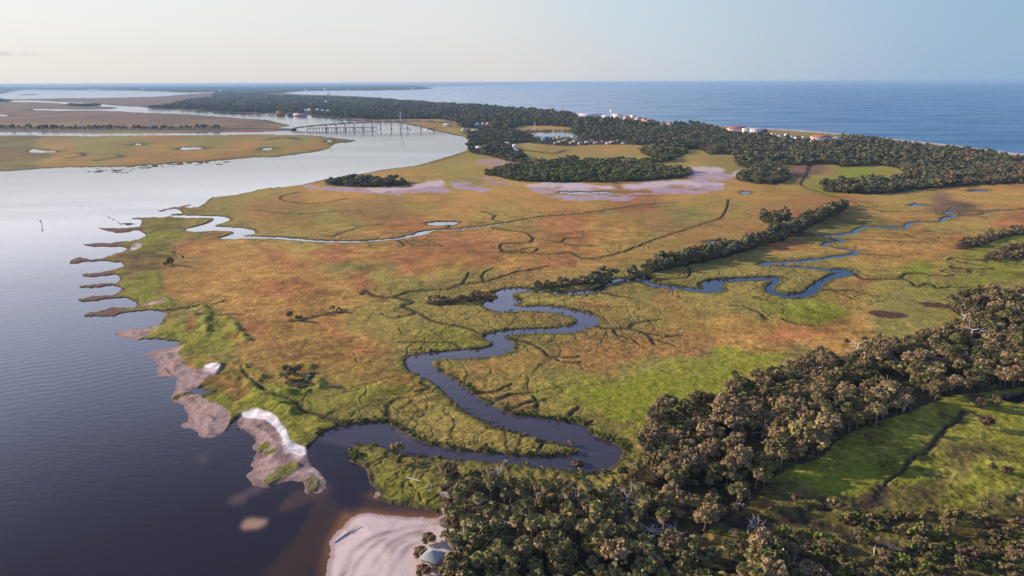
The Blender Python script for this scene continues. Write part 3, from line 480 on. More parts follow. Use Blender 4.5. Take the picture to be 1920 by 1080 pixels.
# ------------------------------------------------------------------ materials
def new_mat(name):
    m = bpy.data.materials.new(name); m.use_nodes = True; t = m.node_tree
    return m, t, t.nodes['Principled BSDF'], t.nodes.new, t.links.new
def ground_mat():
    m, t, b, N, L = new_mat('marsh_ground')
    at_ = N('ShaderNodeAttribute'); at_.attribute_name = 'cover'
    geo = N('ShaderNodeNewGeometry')
    n1 = N('ShaderNodeTexNoise'); n1.inputs['Scale'].default_value = .55; n1.inputs['Detail'].default_value = 5.0; n1.inputs['Roughness'].default_value = .7
    L(geo.outputs['Position'], n1.inputs['Vector'])
    r = N('ShaderNodeMapRange'); r.inputs['From Min'].default_value = .3; r.inputs['From Max'].default_value = .7; r.inputs['To Min'].default_value = .52; r.inputs['To Max'].default_value = 1.5
    L(n1.outputs['Fac'], r.inputs['Value'])
    rm = N('ShaderNodeMix'); rm.data_type = 'FLOAT'; L(at_.outputs['Alpha'], rm.inputs['Factor']); rm.inputs['A'].default_value = 1.0; L(r.outputs[0], rm.inputs['B'])
    mu = N('ShaderNodeVectorMath'); mu.operation = 'SCALE'; L(at_.outputs['Color'], mu.inputs[0]); L(rm.outputs['Result'], mu.inputs['Scale'])
    L(mu.outputs[0], b.inputs['Base Color']); b.inputs['Roughness'].default_value = .95; b.inputs['Specular IOR Level'].default_value = .1
    bp = N('ShaderNodeBump'); bp.inputs['Distance'].default_value = .8; L(at_.outputs['Alpha'], bp.inputs['Strength'])
    L(n1.outputs['Fac'], bp.inputs['Height']); L(bp.outputs[0], b.inputs['Normal'])
    return m
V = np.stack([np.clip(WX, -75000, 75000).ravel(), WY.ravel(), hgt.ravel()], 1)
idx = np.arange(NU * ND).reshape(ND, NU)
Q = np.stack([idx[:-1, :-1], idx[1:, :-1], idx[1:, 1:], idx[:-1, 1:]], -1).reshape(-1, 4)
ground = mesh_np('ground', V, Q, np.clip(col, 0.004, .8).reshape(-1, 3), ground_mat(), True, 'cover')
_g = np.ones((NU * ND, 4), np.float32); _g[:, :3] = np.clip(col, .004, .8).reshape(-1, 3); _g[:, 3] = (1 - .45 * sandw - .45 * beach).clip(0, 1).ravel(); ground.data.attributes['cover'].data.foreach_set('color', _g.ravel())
setp(ground, 'marsh ground of rust, straw and green cordgrass with mud creeks and sand banks', 'marsh', kind='structure')
# water sheet
def water_mat():
    m, t, b, N, L = new_mat('tidal_water')
    a = N('ShaderNodeAttribute'); a.attribute_name = 'bed'; L(a.outputs['Color'], b.inputs['Base Color'])
    b.inputs['IOR'].default_value = 1.333
    geo = N('ShaderNodeNewGeometry')
    rip = N('ShaderNodeTexNoise'); rip.inputs['Scale'].default_value = .45; rip.inputs['Detail'].default_value = 3.0
    mp = N('ShaderNodeMapping'); mp.inputs['Rotation'].default_value = (0, 0, math.radians(20)); mp.inputs['Scale'].default_value = (.45, 1.3, 1)
    L(geo.outputs['Position'], mp.inputs['Vector']); L(mp.outputs[0], rip.inputs['Vector'])
    wv = N('ShaderNodeTexWave'); wv.inputs['Scale'].default_value = .062; wv.inputs['Distortion'].default_value = 5.5; wv.inputs['Detail'].default_value = 2; wv.inputs['Detail Scale'].default_value = .6
    mp2 = N('ShaderNodeMapping'); mp2.inputs['Rotation'].default_value = (0, 0, math.radians(62))
    L(geo.outputs['Position'], mp2.inputs['Vector']); L(mp2.outputs[0], wv.inputs['Vector'])
    big = N('ShaderNodeTexNoise'); big.inputs['Scale'].default_value = .006; big.inputs['Detail'].default_value = 3
    mp3 = N('ShaderNodeMapping'); mp3.inputs['Rotation'].default_value = (0, 0, math.radians(10)); mp3.inputs['Scale'].default_value = (.5, 1.6, 1)
    L(geo.outputs['Position'], mp3.inputs['Vector']); L(mp3.outputs[0], big.inputs['Vector'])
    mk = N('ShaderNodeMapRange'); mk.inputs['From Min'].default_value = .47; mk.inputs['From Max'].default_value = .66; L(big.outputs['Fac'], mk.inputs['Value'])
    ml = N('ShaderNodeMath'); ml.operation = 'MULTIPLY'; L(wv.outputs['Fac'], ml.inputs[0]); L(mk.outputs[0], ml.inputs[1])
    ad = N('ShaderNodeMath'); ad.operation = 'MULTIPLY_ADD'; L(ml.outputs[0], ad.inputs[0]); ad.inputs[1].default_value = .5; L(rip.outputs['Fac'], ad.inputs[2])
    bp = N('ShaderNodeBump'); bp.inputs['Distance'].default_value = .30
    # open sea is choppier than the sheltered river
    st_ = N('ShaderNodeMapRange'); st_.inputs['To Min'].default_value = .17; st_.inputs['To Max'].default_value = .9; L(a.outputs['Alpha'], st_.inputs['Value'])
    L(st_.outputs[0], bp.inputs['Strength'])
    L(ad.outputs[0], bp.inputs['Height']); L(bp.outputs[0], b.inputs['Normal'])
    ro = N('ShaderNodeMapRange'); ro.inputs['To Min'].default_value = .05; ro.inputs['To Max'].default_value = .22; L(a.outputs['Alpha'], ro.inputs['Value']); 
    r2 = N('ShaderNodeMath'); r2.operation = 'MULTIPLY_ADD'; L(mk.outputs[0], r2.inputs[0]); r2.inputs[1].default_value = .10; L(ro.outputs[0], r2.inputs[2])
    L(r2.outputs[0], b.inputs['Roughness'])
    return m
s2 = 2
wsx, wsy = WX[::s2, ::s2], WY[::s2, ::s2]
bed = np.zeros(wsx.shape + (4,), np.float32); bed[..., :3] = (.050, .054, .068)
# sky brightness painted into the water colour: pale open river, darker near the creek
refl_dim = sstep(-1, 1, (DD - 640) / 260 + (UU - 300) / 900 + .35 * (n120 + n40)); refl_dim = np.maximum(refl_dim, sstep(560, 640, UU) * sstep(300, 360, DD))[::s2, ::s2]
bed[..., :3] += (np.array((.014, .011, .015), np.float32) - bed[..., :3]) * refl_dim[..., None]
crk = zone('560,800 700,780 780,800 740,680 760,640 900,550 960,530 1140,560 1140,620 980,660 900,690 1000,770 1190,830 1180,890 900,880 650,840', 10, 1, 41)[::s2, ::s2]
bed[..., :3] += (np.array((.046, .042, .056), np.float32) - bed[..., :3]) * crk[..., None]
sub = sd[::s2, ::s2]; sandn = sandw.copy()
for _ in range(26):
    sandn[1:-1] = np.maximum(sandn[1:-1], .93 * np.maximum(sandn[:-2], sandn[2:])); sandn[:, 1:-1] = np.maximum(sandn[:, 1:-1], .93 * np.maximum(sandn[:, :-2], sandn[:, 2:]))
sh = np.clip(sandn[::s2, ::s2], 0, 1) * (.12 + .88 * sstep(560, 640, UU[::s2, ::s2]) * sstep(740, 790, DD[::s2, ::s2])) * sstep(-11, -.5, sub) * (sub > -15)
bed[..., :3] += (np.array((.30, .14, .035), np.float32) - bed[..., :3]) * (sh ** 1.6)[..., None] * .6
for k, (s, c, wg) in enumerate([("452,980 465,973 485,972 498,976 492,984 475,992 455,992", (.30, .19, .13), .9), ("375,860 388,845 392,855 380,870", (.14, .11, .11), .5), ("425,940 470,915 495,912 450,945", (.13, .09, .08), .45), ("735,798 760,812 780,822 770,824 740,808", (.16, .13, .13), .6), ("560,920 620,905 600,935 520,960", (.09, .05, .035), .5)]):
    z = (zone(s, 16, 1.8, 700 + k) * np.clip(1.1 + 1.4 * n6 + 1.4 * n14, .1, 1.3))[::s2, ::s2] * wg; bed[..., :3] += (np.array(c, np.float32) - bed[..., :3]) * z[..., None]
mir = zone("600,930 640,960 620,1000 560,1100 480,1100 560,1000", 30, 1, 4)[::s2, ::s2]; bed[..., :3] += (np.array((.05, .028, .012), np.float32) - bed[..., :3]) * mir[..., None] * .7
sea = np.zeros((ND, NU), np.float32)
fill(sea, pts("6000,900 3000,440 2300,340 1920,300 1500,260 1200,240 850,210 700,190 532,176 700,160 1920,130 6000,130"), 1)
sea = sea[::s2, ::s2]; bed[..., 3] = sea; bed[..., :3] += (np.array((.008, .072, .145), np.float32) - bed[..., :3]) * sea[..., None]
n2, m2 = wsx.shape; idw = np.arange(n2 * m2).reshape(n2, m2)
V = np.stack([np.clip(wsx, -75000, 75000).ravel(), wsy.ravel(), np.zeros(n2 * m2)], 1)
Q = np.stack([idw[:-1, :-1], idw[1:, :-1], idw[1:, 1:], idw[:-1, 1:]], -1).reshape(-1, 4)
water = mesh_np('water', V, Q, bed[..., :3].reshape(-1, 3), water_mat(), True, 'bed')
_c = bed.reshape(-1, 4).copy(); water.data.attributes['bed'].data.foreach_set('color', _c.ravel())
setp(water, 'calm tidal river, winding creeks and open sea reflecting the pale sky', 'water', kind='structure')
#NEXT
# ------------------------------------------------------------------ plants: shared shapes
def leaf_mat(name, trans=.25, rough=.75):
    m, t, b, N, L = new_mat(name)
    a = N('ShaderNodeAttribute'); a.attribute_name = 'tint'; oi = N('ShaderNodeObjectInfo')
    mu = N('ShaderNodeVectorMath'); mu.operation = 'MULTIPLY'; L(a.outputs['Color'], mu.inputs[0]); L(oi.outputs['Color'], mu.inputs[1])
    r = N('ShaderNodeMapRange'); r.inputs['To Min'].default_value = .72; r.inputs['To Max'].default_value = 1.3; L(oi.outputs['Random'], r.inputs['Value'])
    s = N('ShaderNodeVectorMath'); s.operation = 'SCALE'; L(mu.outputs[0], s.inputs[0]); L(r.outputs[0], s.inputs['Scale'])
    L(s.outputs[0], b.inputs['Base Color']); b.inputs['Roughness'].default_value = rough; b.inputs['Specular IOR Level'].default_value = .25
    return m
LEAF = leaf_mat('foliage'); FROND = leaf_mat('palm_frond', rough=.6)
def plain(name, col, rough=.8, noise=.0, metal=0.0, scale=2.0):
    m, t, b, N, L = new_mat(name); b.inputs['Roughness'].default_value = rough; b.inputs['Metallic'].default_value = metal
    a = N('ShaderNodeAttribute'); a.attribute_name = 'tint'
    n = N('ShaderNodeTexNoise'); n.inputs['Scale'].default_value = scale; n.inputs['Detail'].default_value = 4
    geo = N('ShaderNodeNewGeometry'); L(geo.outputs['Position'], n.inputs['Vector'])
    r = N('ShaderNodeMapRange'); r.inputs['To Min'].default_value = 1 - noise; r.inputs['To Max'].default_value = 1 + noise; L(n.outputs['Fac'], r.inputs['Value'])
    mu = N('ShaderNodeVectorMath'); mu.operation = 'MULTIPLY'; L(a.outputs['Color'], mu.inputs[0]); mu.inputs[1].default_value = col
    s = N('ShaderNodeVectorMath'); s.operation = 'SCALE'; L(mu.outputs[0], s.inputs[0]); L(r.outputs[0], s.inputs['Scale'])
    L(s.outputs[0], b.inputs['Base Color'])
    return m
BARK = plain('bark', (.10, .075, .055), .9, .4); SNAG = plain('bleached_wood', (.50, .44, .40), .85, .3); PBARK = plain('palm_bark', (.20, .14, .10), .9, .35)
def quads(P, Nrm, size, rg, aspect=1.0):
    n = len(P); a = rg.normal(size=(n, 3)); a -= (a * Nrm).sum(1, keepdims=True) * Nrm; a /= np.linalg.norm(a, axis=1, keepdims=True) + 1e-9
    b = np.cross(Nrm, a); s = np.asarray(size).reshape(-1, 1) * .5
    v = np.stack([P - a * s * aspect - b * s * .7, P + a * s * aspect * .6 - b * s, P + a * s * aspect + b * s * .6, P - a * s * aspect * .7 + b * s], 1)
    return v.reshape(-1, 3), np.arange(n * 4).reshape(-1, 4)
def unit(v): return v / (np.linalg.norm(v, axis=-1, keepdims=True) + 1e-9)
def crown(rg, R, zc, hz, nl, nq, size, c0, c1, moss=0.0):
    """leafy crown of nl clumps on limbs, nq leaf sprays; returns V,Q,colour and clump centres"""
    th = rg.random(nl) * 6.283; el = rg.random(nl) ** .6
    rr = R * (.72 * np.sqrt(rg.random(nl)) + .05)
    Cc = np.stack([rr * np.cos(th), rr * np.sin(th), zc + hz * (np.sqrt(np.clip(1 - (rr / R) ** 2, 0, 1)) * .75 - .30 + rg.normal(0, .16, nl))], 1)
    Cr = R * (.24 + .20 * rg.random(nl)) * (.78 if nl > 20 else 1.0)
    k = rg.integers(0, nl, nq); d = unit(rg.normal(size=(nq, 3)) + np.array([0, 0, .35]))
    P = Cc[k] + d * (Cr[k] * (.55 + .5 * rg.random(nq)))[:, None] * np.array([1, 1, .8])
    Nn = unit(d + .55 * rg.normal(size=(nq, 3)) + np.array([0, 0, .3]))
    V, Q = quads(P, Nn, size * (.6 + .8 * rg.random(nq)), rg, 1.2)
    t = (.35 * rg.random(nl))[k] + .65 * rg.random(nq)
    c = np.array(c0) + (np.array(c1) - np.array(c0)) * (t[:, None])
    if moss:
        mk = rg.random(nq) < moss; c[mk] = np.array((.28, .21, .13)) * (.7 + .6 * rg.random(mk.sum()))[:, None]
    return V, Q, np.repeat(c, 4, 0), Cc
def make_broadleaf(rg, R, Ht, nq, size, c0, c1, moss):
    V, Q, c, Cc = crown(rg, R, Ht * .66, Ht * .46, int(14 + R * 5), nq, size, c0, c1, moss)
    cr = mesh_np('crown', V, Q, c, LEAF, link=False)
    b = MB(); top = np.array([rg.normal(0, .3), rg.normal(0, .3), Ht * .45])
    b.tube([(0, 0, -.4), top * [.4, .4, .5], top], [.34, .26, .2], 6)
    for p in Cc[:7]: b.tube([top, (top + p) / 2 + [0, 0, .3], p], [.16, .10, .04], 4)
    return cr, b.build('trunk', BARK, link=False)
def make_palm(rg, Ht):
    b = MB(); lean = rg.normal(0, .5, 2); pt = [np.array([lean[0] * (t ** 1.6), lean[1] * (t ** 1.6), -.3 + (Ht + .3) * t]) for t in np.linspace(0, 1, 5)]
    b.tube(pt, [.27, .22, .2, .2, .24], 6); tr = b.build('trunk', PBARK, link=False)
    top = pt[-1]
    def fans(n, el0, el1, length, cA, cB, droop):
        Vv = []; Qq = []; Cv = []; m = 0
        for i in range(n):
            az = rg.random() * 6.283; el = el0 + (el1 - el0) * rg.random(); L = length * (.8 + .4 * rg.random())
            d = np.array([math.cos(az) * math.cos(el), math.sin(az) * math.cos(el), math.sin(el)]); s = np.array([-math.sin(az), math.cos(az), 0]); u = np.cross(d, s)
            hub = top + d * L * .45; cc = np.array(cA) + (np.array(cB) - np.array(cA)) * rg.random()
            Vv += [top, top + s * .05, hub + s * .05, hub]; Qq.append([m, m + 1, m + 2, m + 3]); Cv += [cc] * 4; m += 4
            for a in np.linspace(-1.25, 1.25, 9):
                bd = unit(d * math.cos(a) + s * math.sin(a)); tip = hub + bd * L * .62 * (1 - .22 * abs(a)) - np.array([0, 0, droop * L * (.25 + .3 * rg.random())])
                sd_ = unit(np.cross(bd, u + .3 * rg.normal(size=3))) * .13
                mid = hub + bd * L * .32 - np.array([0, 0, droop * L * .05])
                Vv += [hub, mid + sd_, tip, mid - sd_]; Qq.append([m, m + 1, m + 2, m + 3]); Cv += [cc * (.85 + .3 * rg.random())] * 4; m += 4
        return np.array(Vv), np.array(Qq), np.array(Cv)
    V, Q, c = fans(26, -.35, 1.35, 1.9, (.085, .10, .03), (.27, .24, .08), .5)
    cr = mesh_np('crown', V, Q, c, FROND, link=False)
    V, Q, c = fans(15, -1.35, -.45, 1.7, (.20, .135, .075), (.42, .30, .17), .35)
    sk = mesh_np('dead_frond_skirt', V, Q, c, FROND, link=False)
    return cr, sk, tr
def branchy(rg, b, p, d, L, r, depth):
    q = p + d * L * .5 + rg.normal(0, L * .05, 3); e = p + d * L
    b.tube([p, q, e], [r, r * .8, r * .55], 4)
    if depth:
        for k in range(2 + int(rg.random() < .6)):
            nd = unit(d + rg.normal(0, .62, 3) + [0, 0, .15]); branchy(rg, b, p + (e - p) * (.55 + .45 * rg.random()), nd, L * (.55 + .25 * rg.random()), r * .55, depth - 1)
def make_snag(rg, Ht):
    b = MB(); b.tube([(0, 0, -.3), (rg.normal(0, .2), rg.normal(0, .2), Ht * .35), (rg.normal(0, .3), rg.normal(0, .3), Ht * .6)], [.34, .27, .2], 6)
    top = b.v[0][-1]; tr = b.build('trunk', SNAG, link=False); b2 = MB()
    for k in range(5):
        z = Ht * (.28 + .08 * k); branchy(rg, b2, np.array([top[0] * z / (Ht * .6), top[1] * z / (Ht * .6), z]), unit(rg.normal(size=3) * [1, 1, .3] + [0, 0, .45]), Ht * .26, .13, 2)
    return tr, b2.build('branches', SNAG, link=False)
def make_shrub(rg, R, nq, size, c0, c1):
    V, Q, c, Cc = crown(rg, R, R * .65, R * 1.0, 7, nq, size, c0, c1); V[:, 2] = np.maximum(V[:, 2], -.1)
    cr = mesh_np('crown', V, Q, c, LEAF, link=False); b = MB()
    for p in Cc[:4]: b.tube([(0, 0, -.3), p * [.5, .5, .6], p], [.09, .06, .03], 4)
    return cr, b.build('stems', BARK, link=False)
GRN = ((.020, .028, .009), (.155, .155, .044)); OLV = ((.045, .042, .015), (.29, .235, .08)); BRN = ((.06, .044, .021), (.37, .265, .11)); DBR = ((.07, .05, .03), (.22, .145, .09)); LIM = ((.06, .08, .012), (.22, .25, .035))
rg = np.random.default_rng(5)
BL = []
for k in range(12):
    kind = ['green', 'brown', 'olive', 'olive', 'green', 'brown'][k % 6]; c = dict(green=GRN, olive=OLV, brown=BRN)[kind]
    R = [1.9, 3.6, 2.6, 2.9, 2.3, 3.1, 3.9, 2.2, 2.7, 3.3, 2.0, 3.0][k]; Ht = R * rg.uniform(1.7, 2.3)
    BL.append((kind,) + make_broadleaf(rg, R, Ht, int(min(190 * R * R, 1900)), .40, c[0], c[1], .06 if kind != 'brown' else .25))
PM = [make_palm(rg, rg.uniform(4.0, 8.0)) for k in range(7)]
SN = [make_snag(rg, rg.uniform(6.0, 10.0)) for k in range(4)]
SH = [(nm,) + make_shrub(rg, rg.uniform(1.0, 1.7), 170, .42, c[0], c[1]) for nm, c in (('green', GRN), ('olive', OLV), ('bright green', LIM), ('brown', DBR), ('green', LIM))]

HG = hgt
def zat(X, Y):
    x, d = project(X, Y); return float(look(HG, x, d))
def place(name, parts, X, Y, z, rz, scl, label, cat, group, color=None):
    e = empty(name, (X, Y, z), rz, label, cat, group); e.scale = scl
    for p in parts:
        c = p.copy(); COL.objects.link(c); c.parent = e
        if color is not None: c.color = color
    return e

# ------------------------------------------------------------------ buildings and the clearings they stand in
WHT, CRM, PNK, PCH = (.82, .80, .78), (.80, .72, .60), (.72, .48, .42), (.72, .50, .34); RED = (.42, .14, .08); GRY = (.40, .40, .42)
B = [('resort_building', 1106, 223.5, 42, 4.2, 'long low white resort building at the left end of the beach resort', WHT, WHT, 'flat'), ('resort_building', 1137, 227, 18, 4.6, 'short white resort building left of the cream hotel', WHT, WHT, 'flat'), ('hotel', 1158, 227.5, 19, 8, 'tall cream hotel beside the white water tower', CRM, CRM, 'flat'), ('hotel', 1176, 228.5, 12, 6, 'pink hotel wing right of the tall cream hotel', PNK, RED, 'hip'), ('hotel', 1187, 228.5, 9, 7.5, 'narrow cream hotel tower above the beach', CRM, WHT, 'flat'), ('hotel', 1197, 229.5, 11, 6, 'pale pink beach house block in the resort row', PNK, GRY, 'hip'), ('house', 1208, 231, 8, 5, 'small cream beach house right of the resort row', CRM, RED, 'hip'), ('resort_building', 1218, 233.5, 20, 5, 'low pink building at the right end of the resort', PNK, RED, 'hip'), ('house', 1242, 235.5, 10, 4, 'small pinkish house on the strand, left of a pair', PNK, GRY, 'hip'), ('house', 1256, 236.5, 8, 4, 'small pinkish house on the strand, right of a pair', PNK, RED, 'hip'),
 ('hotel', 1381, 248, 34, 7.5, 'pink hotel with a red roof above the trees on the coast', (.78, .56, .48), RED, 'hip'), ('hotel', 1398, 249, 12, 5, 'cream annex right of the pink coastal hotel', CRM, CRM, 'flat'), ('resort_building', 1417, 249.5, 22, 5, 'white flat block right of the pink coastal hotel', WHT, (.5, .46, .5), 'flat'),
 ('hotel', 1538, 264.5, 38, 9, 'long cream hotel with an orange red roof by the sea', (.82, .70, .58), (.50, .18, .09), 'hip'), ('resort_building', 1568, 264, 13, 5.5, 'white annex at the right end of the long hotel', WHT, GRY, 'hip'),
 ('harbour_shed', 1022, 267.5, 14, 9, 'bright blue boat shed beside the white pond', (.10, .25, .48), (.14, .30, .52), 'hip'), ('house', 965, 279, 9, 6, 'white house at the left edge of the orange field', WHT, WHT, 'hip'), ('house', 968, 286, 7, 7, 'tall white house below the first one on the field edge', WHT, GRY, 'hip'), ('house', 951, 274, 9, 5, 'white house among trees left of the orange field', WHT, WHT, 'hip'), ('house', 898, 281, 11, 4, 'white shed on the wooded point by the river', WHT, WHT, 'flat'),
 ('house', 870, 249, 9, 6, 'pale blue house in the trees right of the bridge', (.55, .60, .70), GRY, 'hip'), ('house', 895, 239.5, 6, 6, 'white house left of three in the forest behind the bridge', WHT, WHT, 'hip'), ('house', 905, 238.5, 5, 5, 'white house in the middle of three behind the bridge', WHT, WHT, 'hip'), ('house', 915, 239, 7, 6, 'peach house right of three in the forest behind the bridge', PCH, PNK, 'hip'), ('house', 840, 240, 15, 4, 'long white roof in the trees behind the bridge end', WHT, WHT, 'flat'), ('house', 890, 250, 10, 4, 'long pale house near the shore road', WHT, GRY, 'hip'),
 ('house', 574, 209.5, 6, 5, 'white house left end of the riverside row in the forest', WHT, WHT, 'hip'), ('house', 581, 210.5, 6, 6.5, 'warm orange house in the riverside row in the forest', PCH, PCH, 'hip'), ('house', 596, 210.5, 6, 5.5, 'white house right of the orange house in the forest', WHT, WHT, 'hip'), ('house', 605, 211, 5, 4.5, 'small white house in the riverside row, second from right', WHT, WHT, 'hip'), ('house', 616, 211, 8, 4, 'low white house at the right end of the riverside row', WHT, WHT, 'hip'), ('house', 612, 197, 2.5, 7, 'pale tower poking out of the far forest', WHT, WHT, 'flat'),
 ('warehouse', 526, 215, 15, 6, 'orange cargo barge under the forest bank', (.62, .30, .08), (.62, .36, .12), 'flat'), ('warehouse', 546, 216, 12, 5, 'dark blue shed on the far river bank', (.12, .16, .24), (.16, .2, .3), 'flat'), ('warehouse', 563, 218, 24, 5, 'long pinkish wharf building on the far river bank', PNK, (.6, .4, .36), 'flat'),  # the first, an orange barge, is built as a plain building
 ('tower_block', 615, 179.5, 4, 4, 'white block on the shore of the far sound', WHT, WHT, 'hip'), ('tower_block', 609, 172, 2.5, 5.5, 'white tower on the far horizon shore', WHT, WHT, 'flat'), ('tower_block', 574, 172, 3, 4, 'left small white block on the far shore', WHT, WHT, 'flat'), ('tower_block', 655, 173.2, 4, 3.5, 'middle small white block on the far shore', WHT, WHT, 'flat'), ('tower_block', 774, 173.4, 2.5, 4, 'small white block at the tip of the far shore', WHT, WHT, 'flat'), ('tower_block', 270, 158.5, 4, 3, 'white block behind the left lagoon', WHT, WHT, 'flat'), ('tower_block', 414, 168.3, 5, 4, 'white block at the end of the lagoon arm', WHT, WHT, 'flat'), ('tower_block', 50, 146.5, 3, 2.5, 'white block far left on the horizon', WHT, WHT, 'flat'), ('tower_block', 475, 162, 4, 3, 'white block in the far forest haze', WHT, WHT, 'flat')]
for k, (x, y, w_, h_, what) in enumerate([(1439, 254, 6, 4, 'first white cottage from the left'), (1448, 252.5, 5, 3.5, 'small white cottage near the sea'), (1455, 253.5, 6, 4, 'white cottage below the strand'), (1462, 259.5, 6, 7.5, 'tall white cottage'), (1475, 256, 7, 6, 'white cottage with a pointed roof'), (1485, 258, 8, 4.5, 'wide white cottage'), (1492, 260, 4, 4, 'tiny white cottage'), (1506, 260.5, 7, 5, 'white cottage nearest the long hotel')]):
    B.append(('cottage', x, y, w_, h_, what + ' in the coastal trees', WHT, [(.40, .42, .46), (.55, .55, .56), (.34, .30, .28)][k % 3], 'hip'))
cols_ = [WHT, (.60, .68, .72), CRM, WHT, PCH, WHT, (.70, .74, .78), CRM, WHT, WHT, PNK, PCH, GRY, WHT]; nms = ['white', 'pale blue', 'cream', 'white', 'peach', 'white', 'grey blue', 'cream', 'white', 'white', 'pink', 'orange', 'grey', 'white']
for k, x in enumerate([1041, 1051, 1060, 1071, 1080, 1090, 1101, 1110, 1119, 1129, 1139, 1149, 1158, 1170]):
    y = 273 - (k * 7 % 5) * 1.1; B.append(('house', x, y, 7 + (k * 5) % 7, 4.2 + (k * 3) % 3 * .8, nms[k] + ' house number %s from the left in the row by the white pond' % 'one two three four five six seven eight nine ten eleven twelve thirteen fourteen'.split()[k], cols_[k], [(.5, .48, .46), GRY, (.42, .36, .30), (.35, .2, .15), (.3, .3, .33)][k % 5], 'hip'))
for r_ in B:
    x_, y_, w_, h_ = r_[1:5]; d_ = float(fix(np.float64(x_), np.float64(y_)))
    i0_, i1_ = np.searchsorted(GU, (x_ - w_ / 2 - 3, x_ + w_ / 2 + 3)); j0_, j1_ = np.searchsorted(GD, (d_ - 2.5, d_ + 6.5 * min(1, d_ / 70)))
    sl = fid[j0_:j1_, i0_:i1_]; sl[sl != 12] = 0
# ------------------------------------------------------------------ scatter positions
def cand(y0, y1, s, rg):
    xm = y1 * 1.05; nx = int(2 * xm / s); ny = int((y1 - y0) / s)
    X = (np.arange(nx)[None, :] + rg.random((ny, nx))) * s - xm; Y = y0 + (np.arange(ny)[:, None] + rg.random((ny, nx))) * s
    k = np.abs(X) < Y * .95 + 60; X, Y = X[k], Y[k]
    x, d = project(X, Y); f = look(fid, x, d); l = look(sd, x, d); k = (f > 0) & (d > 2.8) & (d < 1090) & (x > -250) & (x < 2170) & (l > 1.0)
    return X[k], Y[k], f[k], x[k], d[k], look(HG, x[k], d[k])
rg = np.random.default_rng(21)
near = cand(95, 520, 3.3, rg)
k = near[2] == 10; NX, NY, Nx, Nd, Nz = near[0][k], near[1][k], near[3][k], near[4][k], near[5][k]
print('near wood', len(NX))
dist = np.hypot(NX, NY); order = np.argsort(dist)
rnd = rg.random(len(NX)); pn = vnoise(NX / 28, NY / 28, 301)
# palms gather along the water end and the bottom edge of the wood
pprob = np.clip(.10 + .7 * pn + .42 * (Nx < 1230) + .15 * (Nd + gy(Nx) > 960), .02, .78)
ispalm = rnd < pprob
def where(x, d):
    y = d + gy(x)
    if x < 1180 and y < 960: return 'by the creek mouth'
    if y > 985: return 'along the bottom edge'
    if x > 1580: return 'at the right end of the wood'
    if x < 1300: return 'at the creek end of the wood'
    return 'in the middle of the wood'
cnt = dict(p=0, b=0, s=0); rest = []
TINTN = {'green': 'dark green', 'olive': 'olive', 'brown': 'brownish mossy'}
for i in order:
    x, d = Nx[i], Nd[i]; y = d + gy(x); vis = -30 < x < 1950 and y < 1130
    # open clearings: sandy path, driftwood hollow, marsh pocket
    if abs(x - 1250) < 62 and abs(y - 1012) < 36 and rg.random() < .93: continue
    if abs(x - 1300) < 75 and abs(y - 942) < 20 and rg.random() < .7: continue
    if vnoise(NX[i:i+1] / 13, NY[i:i+1] / 13, 321)[0] < -.27: continue
    if abs(x - 960) < 60 and abs(y - 968) < 14 and rg.random() < .7: continue
    if rg.random() < .02 and vis and cnt['s'] < 26:
        tr, br = SN[rg.integers(4)]; s = rg.uniform(.7, 1.1); cnt['s'] += 1
        place('dead_tree', (tr, br), NX[i], NY[i], Nz[i] - .1, rg.random() * 6.28, (s, s, s), 'bleached bare dead tree standing ' + where(x, d), 'dead tree', 'bleached dead trees in the near wood ' + where(x, d)); continue
    low = .72 if (x < 1190 and y < 960) else 1.0
    if ispalm[i]:
        if vis and cnt['p'] < 298:
            cr, sk, tr = PM[rg.integers(7)]; s = rg.uniform(.85, 1.25) * low; cnt['p'] += 1
            place('palm_tree', (cr, sk, tr), NX[i], NY[i], Nz[i] - .2, rg.random() * 6.28, (s, s, s), 'cabbage palm with a skirt of dead fronds ' + where(x, d), 'palm tree', 'palms ' + where(x, d)); continue
        rest.append((i, 1))
    else:
        if vis and cnt['b'] < 298:
            v = rg.integers(12); nm, cr, tr = BL[v]; s = rg.uniform(.5, 1.2) * (1 + .9 * max(0, vnoise(NX[i:i+1] / 20, NY[i:i+1] / 20, 311)[0])); s *= low; cnt['b'] += 1; sz = s * rg.uniform(.85, 1.15)
            place('broadleaf_tree', (cr, tr), NX[i], NY[i], Nz[i] - .2, rg.random() * 6.28, (s, s, sz), TINTN[nm] + ' broadleaf tree ' + where(x, d), 'tree', TINTN[nm] + ' trees ' + where(x, d)); continue
        rest.append((i, 0))
print('individual', cnt, 'rest', len(rest))

# ------------------------------------------------------------------ woods too many to count: instanced stuff
def templ(name, objs):
    c = bpy.data.collections.new(name)
    for k, o in enumerate(objs): o.name = '%s_%02d' % (name, k); c.objects.link(o)
    return c
def join(parts):
    V = []; Q = []; Cc = []; n = 0; mats = []; mi = []
    for o in parts:
        me = o.data; v = np.empty(len(me.vertices) * 3, np.float32); me.vertices.foreach_get('co', v); q = np.array([p.vertices[:] for p in me.polygons])
        a = np.empty(len(me.vertices) * 4, np.float32); me.attributes['tint'].data.foreach_get('color', a)
        V.append(v.reshape(-1, 3)); Q.append(q + n); n += len(me.vertices); Cc.append(a.reshape(-1, 4)[:, :3])
        if me.materials[0] not in mats: mats.append(me.materials[0])
        mi += [mats.index(me.materials[0])] * len(q)
    o = mesh_np('tree', np.concatenate(V), np.concatenate(Q), np.concatenate(Cc), None, link=False)
    for m in mats: o.data.materials.append(m)
    o.data.polygons.foreach_set('material_index', np.array(mi, np.int32)); return o
